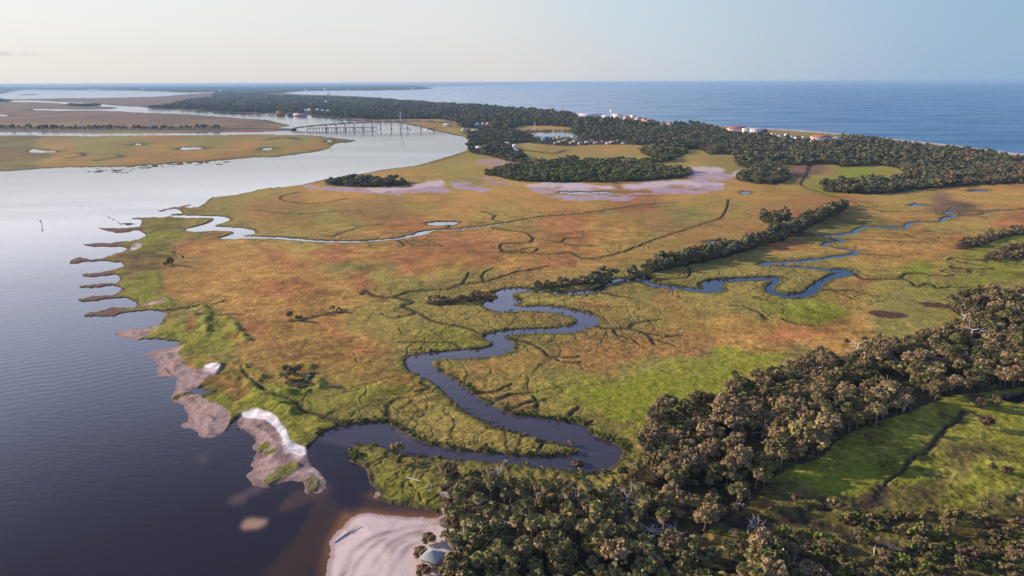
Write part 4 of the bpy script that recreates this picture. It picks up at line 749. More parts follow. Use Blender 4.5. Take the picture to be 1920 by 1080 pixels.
def scatter(name, X, Y, Z, S3, rz, var, coll, label, cat):
    me = bpy.data.meshes.new(name); n = len(X); me.vertices.add(n)
    me.vertices.foreach_set('co', np.stack([X, Y, Z], 1).astype(np.float32).ravel())
    a = me.attributes.new('scl', 'FLOAT_VECTOR', 'POINT'); a.data.foreach_set('vector', np.asarray(S3, np.float32).ravel())
    a = me.attributes.new('rot', 'FLOAT_VECTOR', 'POINT'); r = np.zeros((n, 3), np.float32); r[:, 2] = rz; a.data.foreach_set('vector', r.ravel())
    a = me.attributes.new('var', 'INT', 'POINT'); a.data.foreach_set('value', np.asarray(var, np.int32))
    o = bpy.data.objects.new(name, me); COL.objects.link(o)
    g = bpy.data.node_groups.new(name, 'GeometryNodeTree'); g.interface.new_socket('Geometry', in_out='INPUT', socket_type='NodeSocketGeometry'); g.interface.new_socket('Geometry', in_out='OUTPUT', socket_type='NodeSocketGeometry')
    N = g.nodes.new; L = g.links.new; gi = N('NodeGroupInput'); go = N('NodeGroupOutput'); ip = N('GeometryNodeInstanceOnPoints'); ci = N('GeometryNodeCollectionInfo')
    ci.inputs['Collection'].default_value = coll; ci.inputs['Separate Children'].default_value = True; ci.inputs['Reset Children'].default_value = True
    def na(nm, tp):
        k = N('GeometryNodeInputNamedAttribute'); k.data_type = tp; k.inputs['Name'].default_value = nm; return k.outputs['Attribute']
    L(gi.outputs[0], ip.inputs['Points']); L(ci.outputs[0], ip.inputs['Instance']); ip.inputs['Pick Instance'].default_value = True
    L(na('var', 'INT'), ip.inputs['Instance Index']); er = N('FunctionNodeEulerToRotation'); L(na('rot', 'FLOAT_VECTOR'), er.inputs[0]); L(er.outputs[0], ip.inputs['Rotation']); L(na('scl', 'FLOAT_VECTOR'), ip.inputs['Scale'])
    L(ip.outputs[0], go.inputs[0]); md = o.modifiers.new('trees', 'NODES'); md.node_group = g
    return setp(o, label, cat, kind='stuff')
T_near = templ('near_wood_tree', [join(p[1:]) for p in BL] + [join(p) for p in PM])
if rest:
    I = np.array([r[0] for r in rest]); pal = np.array([r[1] for r in rest]); n = len(I); s = rg.uniform(.8, 1.2, n)
    scatter('woodland', NX[I], NY[I], Nz[I] - .2, np.stack([s, s, s], 1), rg.random(n) * 6.28, np.where(pal == 1, 12 + rg.integers(0, 7, n), rg.integers(0, 12, n)), T_near, 'farther half of the dense mixed wood of palms and broadleaf trees', 'woodland')
# mid-distance and far crowns
FG = ((.042, .054, .028), (.19, .20, .095)); FO = ((.07, .066, .033), (.25, .21, .10)); FR = ((.10, .07, .042), (.31, .20, .115)); GG = ((.05, .075, .016), (.20, .235, .05))
def midtree(cc, R, nq, size):
    V, Q, c, _ = crown(rg, R, R * 1.15, R * 1.35, 8, nq, size, cc[0], cc[1]); o = mesh_np('crown', V, Q, c, LEAF, link=False)
    b = MB(); b.tube([(0, 0, -.5), (0, 0, R * 1.2)], [.25, .15], 4); return join([o, b.build('trunk', BARK, link=False)])
MIDC = [FG, FG, FO, FG, FR, FO, GG, FG]
T_mid = templ('mid_wood_tree', [midtree(c, 3.4, 260, .95) for c in MIDC])
T_far = templ('far_wood_tree', [midtree(c, 4.6, 110, 1.8) for c in MIDC])
def clump(cc):
    parts = []
    for k in range(7):
        V, Q, c, _ = crown(rg, 6.5, 6, 7, 6, 26, 5.0, cc[0], cc[1]); V[:, :2] += rg.normal(0, 8, 2); parts.append(mesh_np('c', V, Q, c, LEAF, link=False))
    return join(parts)
T_vfar = templ('far_wood_clump', [clump(c) for c in MIDC])
bands = [(250, 620, 4.6, T_mid, 1.0), (620, 1000, 5.2, T_mid, 1.1), (1000, 1900, 6.6, T_far, .95), (1900, 3600, 10.5, T_far, 1.45), (3600, 8000, 24, T_vfar, 1.15), (8000, 30000, 75, T_vfar, 3.0)]
NAMES = {1: ('coastal_forest', 'dense dark coastal forest between the marsh and the sea', 'forest'), 2: ('tree_grove', 'long low green grove in the middle of the pale mud pans', 'grove'), 3: ('tree_island', 'small dark tree island beside the river bank and pale mud', 'grove'), 4: ('shore_wood', 'dark wood on the point beside the wide river bend', 'wood'), 5: ('thicket', 'round thicket on the marsh in front of the coastal forest', 'thicket'), 6: ('hedgerow', 'long diagonal band of trees crossing the marsh beside the creek', 'hedgerow'), 7: ('bush_line', 'dark bushes on low banks out in the orange marsh', 'bushes'), 8: ('scrub', 'brown scrub clumps at the right edge of the marsh', 'scrub'), 12: ('town_trees', 'low trees between the houses around the white pond', 'trees'), 11: ('causeway_trees', 'thin dark line of trees along the causeway at left', 'trees'), 9: ('far_forest', 'hazy blue forest along the far left horizon', 'forest')}
store = {}
for (y0, y1, s, T, sc) in bands:
    X, Y, f, x, d, z = cand(y0, y1, s, rg)
    for zid in NAMES:
        k = (f == zid)
        if zid in (6, 7, 8): continue
        if k.any(): store.setdefault((zid, T.name), []).append((X[k], Y[k], z[k], np.full(k.sum(), sc), x[k]))
X, Y, f, x, d, z = cand(250, 900, 2.9, rg)
for zid in (6, 7, 8):
    k = (f == zid) & (rg.random(len(f)) < (.95 if zid == 6 else .8)); store[(zid, 'mid_wood_tree')] = [(X[k], Y[k], z[k], np.full(k.sum(), .95), x[k])]
for (zid, tn), lst in store.items():
    X, Y, Z, sc, x = [np.concatenate(q) for q in zip(*lst)]; n = len(X); T = bpy.data.collections[tn]
    flat = {1: .68, 2: .62, 3: .62, 4: .62, 5: .7, 9: .8}.get(zid, .85)
    if zid == 7: sc = sc * .55
    if zid == 8: sc = sc * .62
    if zid == 6: sc = sc * np.clip(.58 + (x - 1000) / 900, .58, 1.05)
    if zid == 9: sc = sc * .8
    if zid == 11: sc = sc * .55
    if zid == 12: sc = sc * .42
    s = sc * (.5 + 1.0 * rg.random(n) ** 1.6) * (1 + .5 * vnoise(X / 30, Y / 30, 403)); zs = s * rg.uniform(.8, 1.25, n) * flat
    if tn == 'far_wood_clump': zs = np.minimum(zs, 1.1)
    w_ = {1: [0, 1, 2, 3, 7, 5, 0, 4], 2: [6, 6, 0, 6, 2, 6, 1, 0], 8: [4, 2, 5, 4, 5, 2, 4, 0], 7: [0, 4, 2, 4, 5, 1, 3, 7], 6: [0, 1, 2, 5, 3, 2, 7, 4]}.get(zid, [0, 1, 3, 7, 2, 0, 5, 3])
    pn = vnoise(X / (60 if zid != 1 else 180), Y / (60 if zid != 1 else 180), 401) + .5; var = np.array(w_)[np.clip((pn * 5 + rg.random(n) * 3.2).astype(int), 0, 7)]
    nm, lab, cat = NAMES[zid]; ex = {'mid_wood_tree': ', nearer part', 'far_wood_tree': ', farther part', 'far_wood_clump': ', farthest part'}[tn] if zid in (1, 9, 4) else ''
    scatter(nm, X, Y, Z - .3, np.stack([s, s, zs], 1), rg.random(n) * 6.28, var, T, lab + ex, cat)
    print(nm, tn, n)
#NEXT2
# ------------------------------------------------------------------ shrubs
rg = np.random.default_rng(33)
def shrub_at(X, Y, k, s, label, group, col=None, cat='shrub', name='shrub', zs=1.0):
    nm, cr, st = SH[k]; return place(name, (cr, st), X, Y, zat(X, Y) - .1, rg.random() * 6.28, (s, s, s * zs), label, cat, group, col)
# creek-bank bushes: sampled along the near creek banks
CQ = [curve(pts(q_), True, 3.0, j_, (sd_i + 8) * 13 + 1) for q_, j_, sd_i in ((CREEK, .45, 0), (CREEK2, .4, 1))]
bx = []; 
for Qc in CQ:
    X, Y = world(Qc[:, 0], Qc[:, 1])
    for rep in range(6):
        jx = X + rg.normal(0, 1.0, len(X)); jy = Y + rg.normal(0, 1.0, len(X)); x, d = project(jx, jy); s_ = look(sd, x, d); f_ = look(fid, x, d)
        pn = vnoise(jx / 14, jy / 14, 66) + .5; s2_ = look(sd, *project(jx, jy + 2.5)); k = (s_ > .5) & (s_ < 3.2) & ((s2_ > s_ + .3) | (rg.random(len(x)) < .2)) & (f_ == 0) & (x > -10) & (x < 1930) & (rg.random(len(x)) < np.clip(pn * 1.1, .1, .8) * np.clip(5 / np.maximum(np.hypot(np.gradient(X), np.gradient(Y)), 1), .0, 1) * .75 * 0 + (rg.random(len(x)) < .5 * np.clip(pn * 1.3, .15, .9)))
        bx += list(zip(jx[k], jy[k], x[k], d[k]))
bx.sort(key=lambda t: t[1]); print('bank bushes', len(bx))
def bankwhere(x, d):
    y = d + gy(x)
    if y > 760: return 'on the bank of the lower creek'
    if y > 640: return 'on the bank of the big creek bend'
    if y > 560: return 'on the bank of the upper creek loops'
    return 'on the bank of the blue creek to the right'
for (X, Y, x, d) in bx[:160]:
    k = int(rg.choice([4, 0, 2, 1, 4])); s = rg.uniform(.45, .95)
    lab = SH[k][0] + ' bush ' + bankwhere(x, d); shrub_at(X, Y, k, s, lab, SH[k][0] + ' bushes ' + bankwhere(x, d), zs=rg.uniform(.7, 1.0))
T_sh = templ('bank_bush', [join(p[1:]) for p in SH])
R_ = np.array([[a, b, zat(a, b) - .1] for a, b, _, _ in bx[160:]])
if len(R_):
    s = rg.uniform(.3, .7, len(R_)); scatter('bank_bushes', R_[:, 0], R_[:, 1], R_[:, 2], np.stack([s, s, s], 1), rg.random(len(R_)) * 6.28, rg.choice([4, 0, 2, 1, 4], len(R_)), T_sh, 'low bushes lining the banks of the farther creeks', 'bushes')
XS = []; 
while len(XS) < 520:
    x = rg.uniform(1400, 1990); y = rg.uniform(965, 1095)
    if vnoise(np.array([x / 70.]), np.array([y / 26.]), 8)[0] < .0 + (1020 - y) * .0022: continue
    X, Y = at(x, y)
    if look(fid, *project(X, Y)) or look(nar, *project(X, Y)) < 1.3: continue
    XS.append((X, Y, zat(X, Y) - .1))
XS = np.array(XS); s = rg.uniform(.35, 1.1, len(XS)); scatter('scrub', XS[:, 0], XS[:, 1], XS[:, 2], np.stack([s, s, s * .8], 1), rg.random(len(XS)) * 6.28, rg.choice([0, 0, 1, 0, 1, 3], len(XS)), T_sh, 'low dark scrub carpeting the lower right corner', 'scrub')
# bushes out on the meadow at the lower right
MB_ = [(1850, 808, 3, 2.6, 'wide brownish bush in the green meadow nearest the lower right wood edge'), (1838, 770, 3, 2.4, 'greyish brown bush at the wood edge above the meadow pools'), (1872, 766, 1, 2.2, 'olive bush right of the greyish bush near the meadow pool'), (1765, 786, 3, 1.2, 'small pink brown bush alone on the green meadow'), (1492, 948, 3, 1.5, 'round pinkish bush beside the meadow creek'), (1660, 884, 2, 1.5, 'bright green bush left of the straight meadow ditch'), (1858, 884, 3, 1.3, 'reddish bush on the open meadow, left of two'), (1886, 892, 3, 1.5, 'reddish bush on the open meadow, right of two'), (1562, 957, 1, 1.5, 'olive bush between the loops of the meadow creek'), (1790, 988, 1, 2.2, 'spiky olive bush below the meadow creek'), (1625, 830, 3, 1.6, 'dry brown bush at the foot of the wood by the lawn'), (1620, 642, 3, 1.4, 'reddish bush at the upper edge of the near wood'), (1585, 647, 3, 1.5, 'brown bush poking out of the upper wood edge into the marsh'), (552, 706, 3, 2.0, 'brown bush on the grassy mound left of the big creek'), (562, 699, 3, 1.6, 'maroon bush on top of the grassy mound'), (540, 700, 1, 1.5, 'olive bush on the left side of the grassy mound'), (325, 498, 1, 2.6, 'lone olive bush on the brown marsh near the river'), (312, 500, 2, 1.5, 'small green bush left of the lone olive bush'), (745, 850, 1, 1.7, 'russet bush on the green point at the creek mouth'), (750, 868, 1, 1.5, 'second russet bush on the green point at the creek mouth'), (1085, 872, 3, 1.8, 'round russet bush on the creek edge below the bend')]
for (x, y, k, s, lab) in MB_: X, Y = at(x, y); shrub_at(X, Y, k, s, lab, None)
n = 0
while n < 114:
    x = rg.uniform(1440, 1930); y = rg.uniform(960, 1085)
    if vnoise(np.array([x / 60.]), np.array([y / 28.]), 8)[0] < .02 + (1010 - y) * .002: continue
    X, Y = at(x, y)
    if look(fid, *project(X, Y)) or look(nar, *project(X, Y)) < 1.2: continue
    k = int(rg.choice([0, 0, 1, 4, 3])); s = rg.uniform(.6, 1.6); n += 1
    wh = 'in the dark marsh of the lower right corner' if x > 1700 else 'along the dark creek at the bottom'
    shrub_at(X, Y, k, s, SH[k][0] + ' bush ' + wh, SH[k][0] + ' bushes ' + wh, zs=rg.uniform(.6, 1.0))
# single trees that stand out
def single(kind, x, y, lab, s=1.0, v=0, cat=None):
    X, Y = at(x, y); z = zat(X, Y) - .1
    if kind == 'snag': tr, br = SN[v]; return place('dead_tree', (tr, br), X, Y, z, v * 1.7, (s, s, s), lab, 'dead tree', None)
    if kind == 'palm': cr, sk, tr = PM[v]; return place('palm_tree', (cr, sk, tr), X, Y, z, v, (s, s, s), lab, 'palm tree', None)
    if x < 900: z -= 1.3
    nm, cr, tr = BL[v]; return place('broadleaf_tree', (cr, tr), X, Y, z, v, (s, s, s), lab, 'tree', None)
single('snag', 1815, 652, 'tall bleached dead tree rising from the dark wood at right', 1.5, 0)
single('palm', 1832, 722, 'lone cabbage palm with a lit trunk above the right meadow', 1.15, 2)
single('palm', 1640, 806, 'lone cabbage palm at the wood edge by the green lawn', 1.0, 4)
single('snag', 1403, 1003, 'pale dead tree left of the row above the bottom creek', .75, 1); single('snag', 1418, 1006, 'pale dead tree in the middle of the row above the bottom creek', .7, 2); single('snag', 1375, 1010, 'leaning grey dead tree beside the bottom creek', .6, 3)
single('snag', 1345, 972, 'small pinkish dead tree in the shaded clearing', .5, 1); single('snag', 1300, 972, 'white twiggy dead tree in the shaded clearing', .5, 3); single('snag', 1382, 962, 'fallen grey snag in the shaded clearing', .5, 0)
single('snag', 885, 1030, 'white forked dead tree beside the sandy path', .6, 2); single('snag', 808, 925, 'pale snag on the green point by the wood', .5, 0); single('palm', 1915, 955, 'palm cut by the right edge of the picture', 1.0, 1)
for k, (x, y, v, lab) in enumerate([(1462, 1050, 0, 'broadleaf tree at the bottom edge left of the sand streak'), (1545, 1045, 8, 'olive tree at the bottom edge beside the dark creek'), (1610, 1022, 8, 'olive tree just left of the small sand streak'), (1725, 1010, 4, 'green tree right of the small sand streak'), (1720, 1040, 8, 'olive tree below the small sand streak'), (1775, 1000, 11, 'brownish tree above the bottom right shade'), (1845, 965, 4, 'dark green tree in the right hand marsh'), (1880, 958, 0, 'broad dark tree at the right edge of the marsh'), (1800, 1068, 4, 'dark tree at the bottom right corner'), (1900, 1060, 11, 'brown tree at the bottom right corner'), (805, 1022, 11, 'brown wind-shaped tree on the sand above the pavilion'), (790, 1050, 11, 'brown tree left of the pavilion'), (838, 1018, 8, 'olive tree right above the pavilion'), (858, 1008, 4, 'dark tree where the sand meets the path'), (862, 1064, 8, 'olive tree right of the pavilion'), (848, 985, 11, 'russet tree at the corner of the beach'), (795, 1085, 11, 'brown tree below the pavilion')]):
    single('tree', x, y, lab, .8 if x > 900 else .72, v)

# ------------------------------------------------------------------ driftwood
def log_at(x, y, L, r, rz, lab, tilt=.05, name='driftwood_log', group=None):
    X, Y = at(x, y); z = zat(X, Y) + r * .7; b = MB(); p = [np.array([(t - .5) * L, .12 * L * math.sin(t * 3) * .3, tilt * (t - .5) * L]) for t in np.linspace(0, 1, 5)]
    b.tube(p, [r, r * .95, r * .8, r * .6, r * .35], 6)
    for k in range(3): branchy(rg, b, p[2 + k % 2], unit(rg.normal(size=3) * [1, 1, .4] + [.8, 0, .2]), L * .16, r * .3, 1)
    o = b.build(name, SNAG); o.location = (X, Y, z); o.rotation_euler = (0, 0, rz); return setp(o, lab, 'driftwood', group)
log_at(652, 1003, 9, .22, math.radians(50), 'dark log stranded at the waterline of the pink beach')
log_at(945, 983, 8, .25, math.radians(-35), 'straight bare log lying across the shaded hollow')
log_at(902, 993, 7, .22, math.radians(10), 'white fallen trunk beside the sandy path'); log_at(985, 970, 7, .2, math.radians(-50), 'twisted grey branch on the wood edge above the hollow'); log_at(778, 905, 6, .2, math.radians(-30), 'reddish log on the green point at the creek mouth'); log_at(1640, 1035, 5, .2, math.radians(60), 'broken branch beside the small sand streak')
for k in range(26):
    x = 1245 + rg.normal(0, 20); y = 1005 + rg.normal(0, 11)
    log_at(x, y, rg.uniform(4, 8), rg.uniform(.14, .28), rg.random() * 3.14, 'grey log in the tangled driftwood heap in the shaded clearing', rg.normal(0, .12), 'driftwood_log', 'logs of the driftwood heap')

# ------------------------------------------------------------------ picnic pavilion on the beach
WOOD = plain('weathered_wood', (.30, .20, .14), .85, .3); ROOFM = plain('metal_roof', (1, 1, 1), .55, .12, 0.0, 1.2); CONC = plain('concrete', (.42, .36, .34), .85, .2, 0, .5); ASPH = plain('asphalt', (.06, .06, .062), .9, .2, 0, .4)
STUC = plain('stucco', (1, 1, 1), .85, .08, 0, .3); DARK = plain('dark_glass', (.04, .05, .06), .2, .1); STEEL = plain('galvanised_steel', (.42, .44, .47), .5, .1); PAINT = plain('paint', (1, 1, 1), .5, .08)
px_, py_ = at(812, 1066); z0 = zat(px_, py_)
pv = empty('beach_pavilion', (px_, py_, z0), math.radians(-28), 'small open picnic pavilion with a four sided grey roof on the beach', 'pavilion')
b = MB(); e, hz_, ap = 2.5, 2.9, 4.5
b.add([[-e, -e, hz_], [e, -e, hz_], [e, e, hz_], [-e, e, hz_], [-.05, -.05, ap], [.05, -.05, ap], [.05, .05, ap], [-.05, .05, ap]], [[0, 1, 5, 4], [1, 2, 6, 5], [2, 3, 7, 6], [3, 0, 4, 7], [4, 5, 6, 7]], (.30, .33, .335))
b.add([[-e, -e, hz_ - .22], [e, -e, hz_ - .22], [e, e, hz_ - .22], [-e, e, hz_ - .22], [-e, -e, hz_ - .002], [e, -e, hz_ - .002], [e, e, hz_ - .002], [-e, e, hz_ - .002]], [[0, 3, 2, 1], [0, 1, 5, 4], [1, 2, 6, 5], [2, 3, 7, 6], [3, 0, 4, 7]], (.30, .22, .16)); b.build('roof', ROOFM, pv)
for sx in (-1, 1):
    for sy in (-1, 1): b = MB(); b.box((sx * 2.0, sy * 2.0, 1.15), (.2, .2, 3.0)); b.build('post', WOOD, pv)
b = MB(); b.box((0, 0, -.05), (4.8, 4.8, .34)); b.build('floor', CONC, pv)
for k, (cx_, cy_, w_, d_) in enumerate([(0, -2.0, 3.7, .1), (0, 2.0, 3.7, .1), (-2.0, 0, .1, 3.7)]): b = MB(); b.box((cx_, cy_, .95), (w_, d_, .12)); b.box((cx_, cy_, .55), (w_, d_, .1)); b.build('railing', WOOD, pv)
b = MB(); b.box((0, 0, .82), (2.0, .8, .07)); b.box((0, .75, .5), (2.0, .28, .06)); b.box((0, -.75, .5), (2.0, .28, .06)); b.box((-.7, 0, .45), (.1, 1.5, .7)); b.box((.7, 0, .45), (.1, 1.5, .7)); tb = b.build('picnic_table', WOOD); tb.location = (px_, py_, z0 + .12); tb.rotation_euler = (0, 0, math.radians(-28)); setp(tb, 'wooden picnic table under the beach pavilion roof', 'table')

# ------------------------------------------------------------------ bridges, causeway, pylons
def at_d(x, y, z=0): X, Y = at(x, y); return np.array([X, Y, z])
base = lambda x, y=243.5: at_d(x, y)
bl = at_d(560, 243.5); br = at_d(840, 242.0); ax_ = unit(br - bl); perp = np.array([-ax_[1], ax_[0], 0]); brz = math.atan2(ax_[1], ax_[0])
ZD = [(545, 4.0), (570, 8.5), (590, 11.0), (612, 13.0), (630, 14.5), (647, 16), (664, 17.2), (681, 18.2), (698, 19), (714, 19.6), (734, 20), (751, 20), (765, 20), (790, 19), (815, 17.5), (850, 13), (880, 8), (905, 3.5)]
hb = empty('highway_bridge', bl, 0, 'long concrete highway bridge rising across the river on tall piers', 'bridge')
def strip(b, P, wd, th, col=(1, 1, 1)):
    for i in range(len(P) - 1):
        a, c = P[i], P[i + 1]; V = []
        for q in (a, c):
            for s_ in (-1, 1):
                for zz in (0, -th): V.append(q + perp * wd / 2 * s_ + [0, 0, zz])
        b.add(V, [[0, 2, 6, 4], [1, 5, 7, 3], [0, 4, 5, 1], [2, 3, 7, 6], [0, 1, 3, 2], [4, 6, 7, 5]], col)
P = [bl + ax_ * float(np.dot(base(x) - bl, ax_)) - bl + [0, 0, z] for x, z in ZD]
b = MB(); strip(b, P, 12, 2.4, (1.0, .84, .80)); b.build('deck', CONC, hb)
for s_ in (-1, 1): b = MB(); strip(b, [p + perp * 5.8 * s_ + [0, 0, 1.0] for p in P], .35, .998, (1, .9, .9)); b.build('parapet', CONC, hb)
for x, z in ZD[3:15]:
    p = ax_ * float(np.dot(base(x) - bl, ax_)); b = MB(); PK = (1.4, .92, .86)
    for s_ in (-3.6, 3.6): b.box(p + perp * s_ + [0, 0, (z - 3.3) / 2 - 1], (2.2, 2.2, z - 3.3 + 2), brz, PK)
    b.box(p + [0, 0, z - 2.6], (2.4, 11, 1.4), brz, PK); b.box(p + [0, 0, .3], (4.5, 12, 2.2), brz, (.5, .4, .38)); b.build('pier', CONC, hb)
fo = -perp * 34
fp = empty('fishing_pier', bl + fo, 0, 'old low fishing pier on many piles in front of the highway bridge', 'pier')
b = MB(); fx = np.arange(578, 709, 5.6); FPp = [ax_ * float(np.dot(base(x) - bl, ax_)) + [0, 0, 6.2] for x in fx]
strip(b, FPp, 8, 1.1, (.55, .42, .42)); b.build('deck', CONC, fp); b = MB(); strip(b, [p - perp * 3.9 + [0, 0, 1.1] for p in FPp], .2, .25, (.6, .45, .45)); strip(b, [p + perp * 3.9 + [0, 0, 1.1] for p in FPp], .2, .25, (.6, .45, .45)); b.build('railing', CONC, fp)
for p in FPp: 
    b = MB()
    for s_ in (-3, 0, 3): b.box(p + perp * s_ - [0, 0, 4.6], (.9, .9, 7.2), brz, (.7, .5, .48))
    b.build('pile_bent', CONC, fp)
# causeway and shore road: raised roadbeds
def road(name, ptsl, wd, z, lab):
    b = MB(); Pq = [at_d(*p) for p in ptsl]
    for i in range(len(Pq) - 1):
        a, c = Pq[i], Pq[i + 1]; t = unit(c - a); pr = np.array([-t[1], t[0], 0]); V = []
        for q in (a, c):
            V += [q - pr * wd * 1.1 + [0, 0, -.5], q - pr * wd / 2 + [0, 0, z], q + pr * wd / 2 + [0, 0, z], q + pr * wd * 1.1 + [0, 0, -.5]]
        b.add(V, [[0, 4, 5, 1], [1, 5, 6, 2], [2, 6, 7, 3]])
    return setp(b.build(name, ASPH), lab, 'road', kind='structure')
road('road', [(-400, 239), (0, 239.8), (300, 241.8), (480, 241.3), (552, 243.2)], 13, 3.0, 'causeway road across the marsh to the bridge'); road('road', [(905, 243), (940, 246), (1000, 250)], 10, 2.5, 'road beyond the bridge'); 
def pylon(x, y, Ht, wd, lab, arms=3, name='power_pylon', grp=None):
    X, Y = at(x, y); e = empty(name, (X, Y, 0), math.radians(20), lab, 'pylon', grp); b = MB()
    for sx, sy in ((-1, -1), (1, -1), (1, 1), (-1, 1)): b.tube([(sx * wd, sy * wd, -.5), (sx * wd * .25, sy * wd * .25, Ht)], [.28, .2], 4)
    for k in range(9):
        z1, z2 = Ht * k / 9, Ht * (k + 1) / 9; w1 = wd * (1 - .75 * k / 9); w2 = wd * (1 - .75 * (k + 1) / 9); s_ = 1 if k % 2 else -1
        for q in (((s_ * w1, -w1), (-s_ * w2, -w2)), ((w1, s_ * w1), (w2, -s_ * w2)), ((-s_ * w1, w1), (s_ * w2, w2)), ((-w1, -s_ * w1), (-w2, s_ * w2))): b.tube([(q[0][0], q[0][1], z1), (q[1][0], q[1][1], z2)], .14, 4)
    b.build('tower', STEEL, e)
    for k in range(arms): b = MB(); b.tube([(-4.2 + k * .6, 0, Ht * (.97 - .12 * k)), (0, 0, Ht * (.985 - .12 * k)), (4.2 - k * .6, 0, Ht * (.97 - .12 * k))], [.12, .3, .12], 4); b.build('crossarm', STEEL, e)
    return e
pylon(752, 243, 44, 2.6, 'tall blue grey lattice tower standing beside the bridge', 1); pylon(577, 246, 52, .5, 'slender mast at the left end of the bridge', 0, 'mast')
for x, lab in ((155, 'leftmost power pylon on the causeway marsh'), (245, 'second power pylon from the left on the causeway marsh'), (280, 'left one of the two close power pylons on the causeway'), (287, 'right one of the two close power pylons on the causeway'), (410, 'power pylon nearest the bridge on the causeway marsh')): pylon(x, 238.8, 24 if x != 410 else 28, 1.3, lab, 2)
pylon(1003, 251, 24, 2.0, 'grey pylon in front of the orange clearing above the white pond', 2)

# ------------------------------------------------------------------ buildings far away
def building(name, x, y, wpx, hpx, lab, wall=(.78, .72, .66), roofc=(.45, .42, .40), kind='hip', cat='building', dep=None, group=None, z=None):
    X, Y = at(x, y + (1.5 if 215 < y < 265.5 and x > 1085 else 0)); Dp = Y * fw[1] + CAMH * -fw[2]; w_ = wpx * Dp / F; h_ = (hpx + ((0.6 if name == 'cottage' else 3.0) if 215 < y < 265.5 and x > 1085 else 0)) * Dp / F; d_ = dep or max(7, min(w_ * .7, 16)); zz = max(zat(X, Y) - .2, .3) if z is None else z
    e = empty(name, (X, Y, zz), rg.normal(0, .25), lab, cat, group); hw = h_ * (.68 if kind != 'flat' else .94)
    b = MB(); b.box((0, 0, hw / 2), (w_, d_, hw), 0, wall); b.build('wall', STUC, e)
    b = MB(); ov = .5
    if kind == 'flat': b.box((0, 0, hw + .35), (w_ + .8, d_ + .8, .7 - .01), 0, roofc)
    else:
        X2, Y2 = w_ / 2 + ov, d_ / 2 + ov; rx = max(X2 - Y2 * .8, .1); zt = h_
        b.add([[-X2, -Y2, hw + .01], [X2, -Y2, hw + .01], [X2, Y2, hw + .01], [-X2, Y2, hw + .01], [-rx, -.05, zt], [rx, -.05, zt], [rx, .05, zt], [-rx, .05, zt]], [[0, 3, 2, 1], [0, 1, 5, 4], [1, 2, 6, 5], [2, 3, 7, 6], [3, 0, 4, 7], [4, 5, 6, 7]], roofc)
    b.build('roof', STUC, e)
    if w_ > 12:
        n = int(min(max(w_ // 6, 2), 9)); fl = max(1, min(3, int(hw / 3.4)))
        for f in range(fl):
            b = MB()
            for k in range(n): b.box((-w_ / 2 + (k + .5) * w_ / n, -d_ / 2 - .02, hw * (f + .55) / fl), (w_ / n * .45, .12, min(1.7, hw / fl * .55)))
            b.build('window_row', DARK, e)
    return e
for r_ in B: building(*r_)
def water_tower():
    X, Y = at(1146, 226); e = empty('water_tower', (X, Y, .5), 0, 'white ball shaped water tower above the beach resort', 'water tower'); b = MB()
    b.tube([(0, 0, 0), (0, 0, 4), (0, 0, 19), (0, 0, 21)], [3.2, 1.8, 1.7, 3.4], 6, (.85, .85, .85)); b.build('stem', STUC, e)
    b = MB(); b.tube([(0, 0, 19.5 + 9 * (1 - math.cos(t)) / 2) for t in np.linspace(.15, 3.1, 9)], [5.6 * math.sin(t) + .05 for t in np.linspace(.15, 3.1, 9)], 10, (.85, .85, .85)); b.build('tank', STUC, e, True)
water_tower()

# ------------------------------------------------------------------ boats and channel markers
def boat(x, y, L, lab, sail=True, grp=None):
    X, Y = at(x, y); e = empty('sailing_boat' if sail else 'motor_boat', (X, Y, 0), rg.random() * 3, lab, 'boat', grp); b = MB(); st = []
    for t in np.linspace(-.5, .5, 7):
        wv = L * .14 * (1 - max(0, t * 2) ** 2.2) + .02; z1 = L * (.09 + .05 * max(0, t)); st.append([[t * L, -wv, z1], [t * L, -wv * .6, -.2], [t * L, wv * .6, -.2], [t * L, wv, z1]])
    V = np.array(st).reshape(-1, 3); Qb = []
    for i in range(6):
        for k in range(4): Qb.append([i * 4 + k, i * 4 + (k + 1) % 4, i * 4 + 4 + (k + 1) % 4, i * 4 + 4 + k])
    Qb += [[0, 3, 2, 1], [24, 25, 26, 27]]; b.add(V, Qb, (.85, .85, .85)); b.build('hull', PAINT, e)
    b = MB(); b.box((-.08 * L, 0, L * .15), (L * .36, L * .17, L * .12), 0, (.85, .85, .85), .85); b.build('cabin', PAINT, e)
    if sail:
        b = MB(); b.tube([(.05 * L, 0, L * .09), (.05 * L, 0, L * 1.25)], L * .012, 4, (.8, .8, .8)); b.build('mast', PAINT, e)
        b = MB(); b.add([[.04 * L, -.03, L * .2], [-.42 * L, -.03, L * .2], [.03 * L, -.03, L * .75], [.04 * L, -.03, L * 1.2], [.04 * L, .03, L * .2], [-.42 * L, .03, L * .2], [.03 * L, .03, L * .75], [.04 * L, .03, L * 1.2]], [[0, 1, 2, 3], [4, 7, 6, 5], [1, 5, 6, 2], [0, 4, 5, 1], [2, 6, 7, 3]], (.88, .88, .86)); b.build('sail', PAINT, e)
    return e
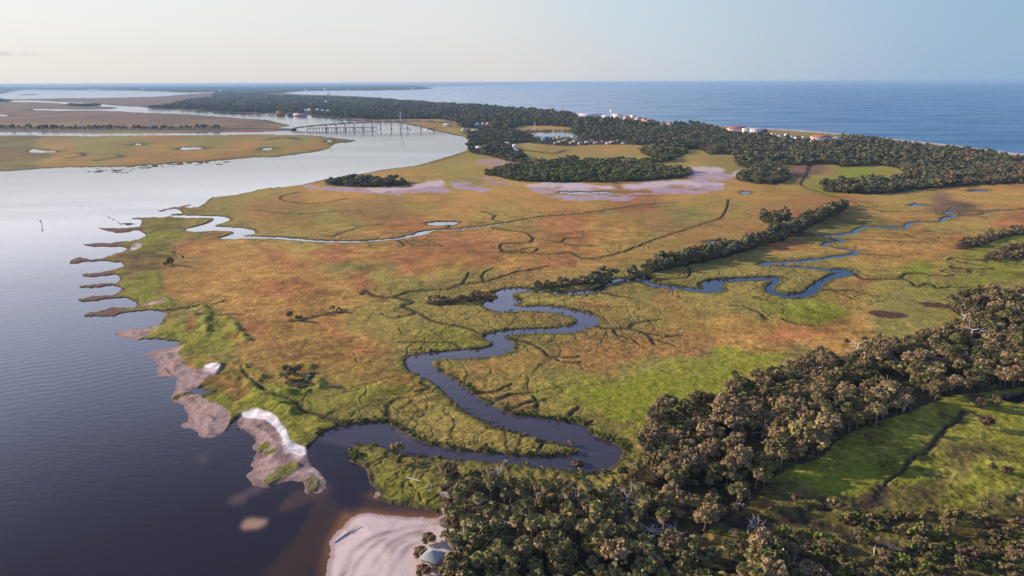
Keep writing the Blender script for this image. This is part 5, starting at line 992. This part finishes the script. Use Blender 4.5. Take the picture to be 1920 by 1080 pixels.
boat(1594, 160.2, 22, 'white sailing boat out on the sea, biggest and left of the right hand pair'); boat(1790, 155.6, 20, 'left boat of the pair near the right end of the horizon'); boat(1807, 155.6, 22, 'right boat of the pair near the right end of the horizon'); boat(1246, 165.6, 20, 'white boat close under the horizon in mid sea'); boat(1273, 172.6, 14, 'small white boat in mid sea, below the other one', False)
for k, (x, y, lab) in enumerate([(759, 243, 'first white boat moored under the bridge'), (769, 244.5, 'second white boat moored under the bridge'), (779, 245, 'third white boat moored by the shore'), (799, 246.5, 'white boat moored beside the river bank at right')]): boat(x, y, 9, lab, k % 2 == 1)
def marker(x, y, Ht, lab, lean=.0):
    X, Y = at(x, y); e = empty('channel_marker', (X, Y, 0), 0, lab, 'channel marker'); e.rotation_euler = (0, lean, .4)
    b = MB(); b.tube([(0, 0, -2), (0, 0, Ht * .55), (0, 0, Ht * .8)], [.26, .24, .22], 6, (.35, .30, .28)); b.build('pile', WOOD, e)
    b = MB(); b.box((0, -.35, Ht * .82), (1.2, .12, 1.2), 0, (.25, .10, .08)); b.build('dayboard', PAINT, e)
    b = MB(); b.tube([(0, 0, Ht * .8), (0, 0, Ht * .95), (0, 0, Ht)], [.2, .2, .05], 6, (.6, .6, .6)); b.build('lantern', PAINT, e)
marker(79, 423, 5.2, 'leaning wooden channel marker alone on the pale river at left', -.12); marker(757, 275, 8, 'thin channel marker in the wide river bend'); marker(678, 254, 4, 'small dark channel marker in front of the bridge'); marker(622, 282, 4, 'short dark marker off the tip of the marsh island')

# ------------------------------------------------------------------ air
hz = MB(); hz.box((0, 36000, 57.0), (164000, 78000, 136.0)); m = bpy.data.materials.new('haze'); m.use_nodes = True; t = m.node_tree; t.nodes.clear()
pvn = t.nodes.new('ShaderNodeVolumePrincipled'); pvn.inputs['Color'].default_value = (.35, .57, .84, 1); pvn.inputs['Density'].default_value = HAZE; pvn.inputs['Anisotropy'].default_value = .1
mo = t.nodes.new('ShaderNodeOutputMaterial'); t.links.new(pvn.outputs[0], mo.inputs['Volume'])
setp(hz.build('haze', m), 'pale haze over the marsh and the far shore', 'haze', kind='stuff')
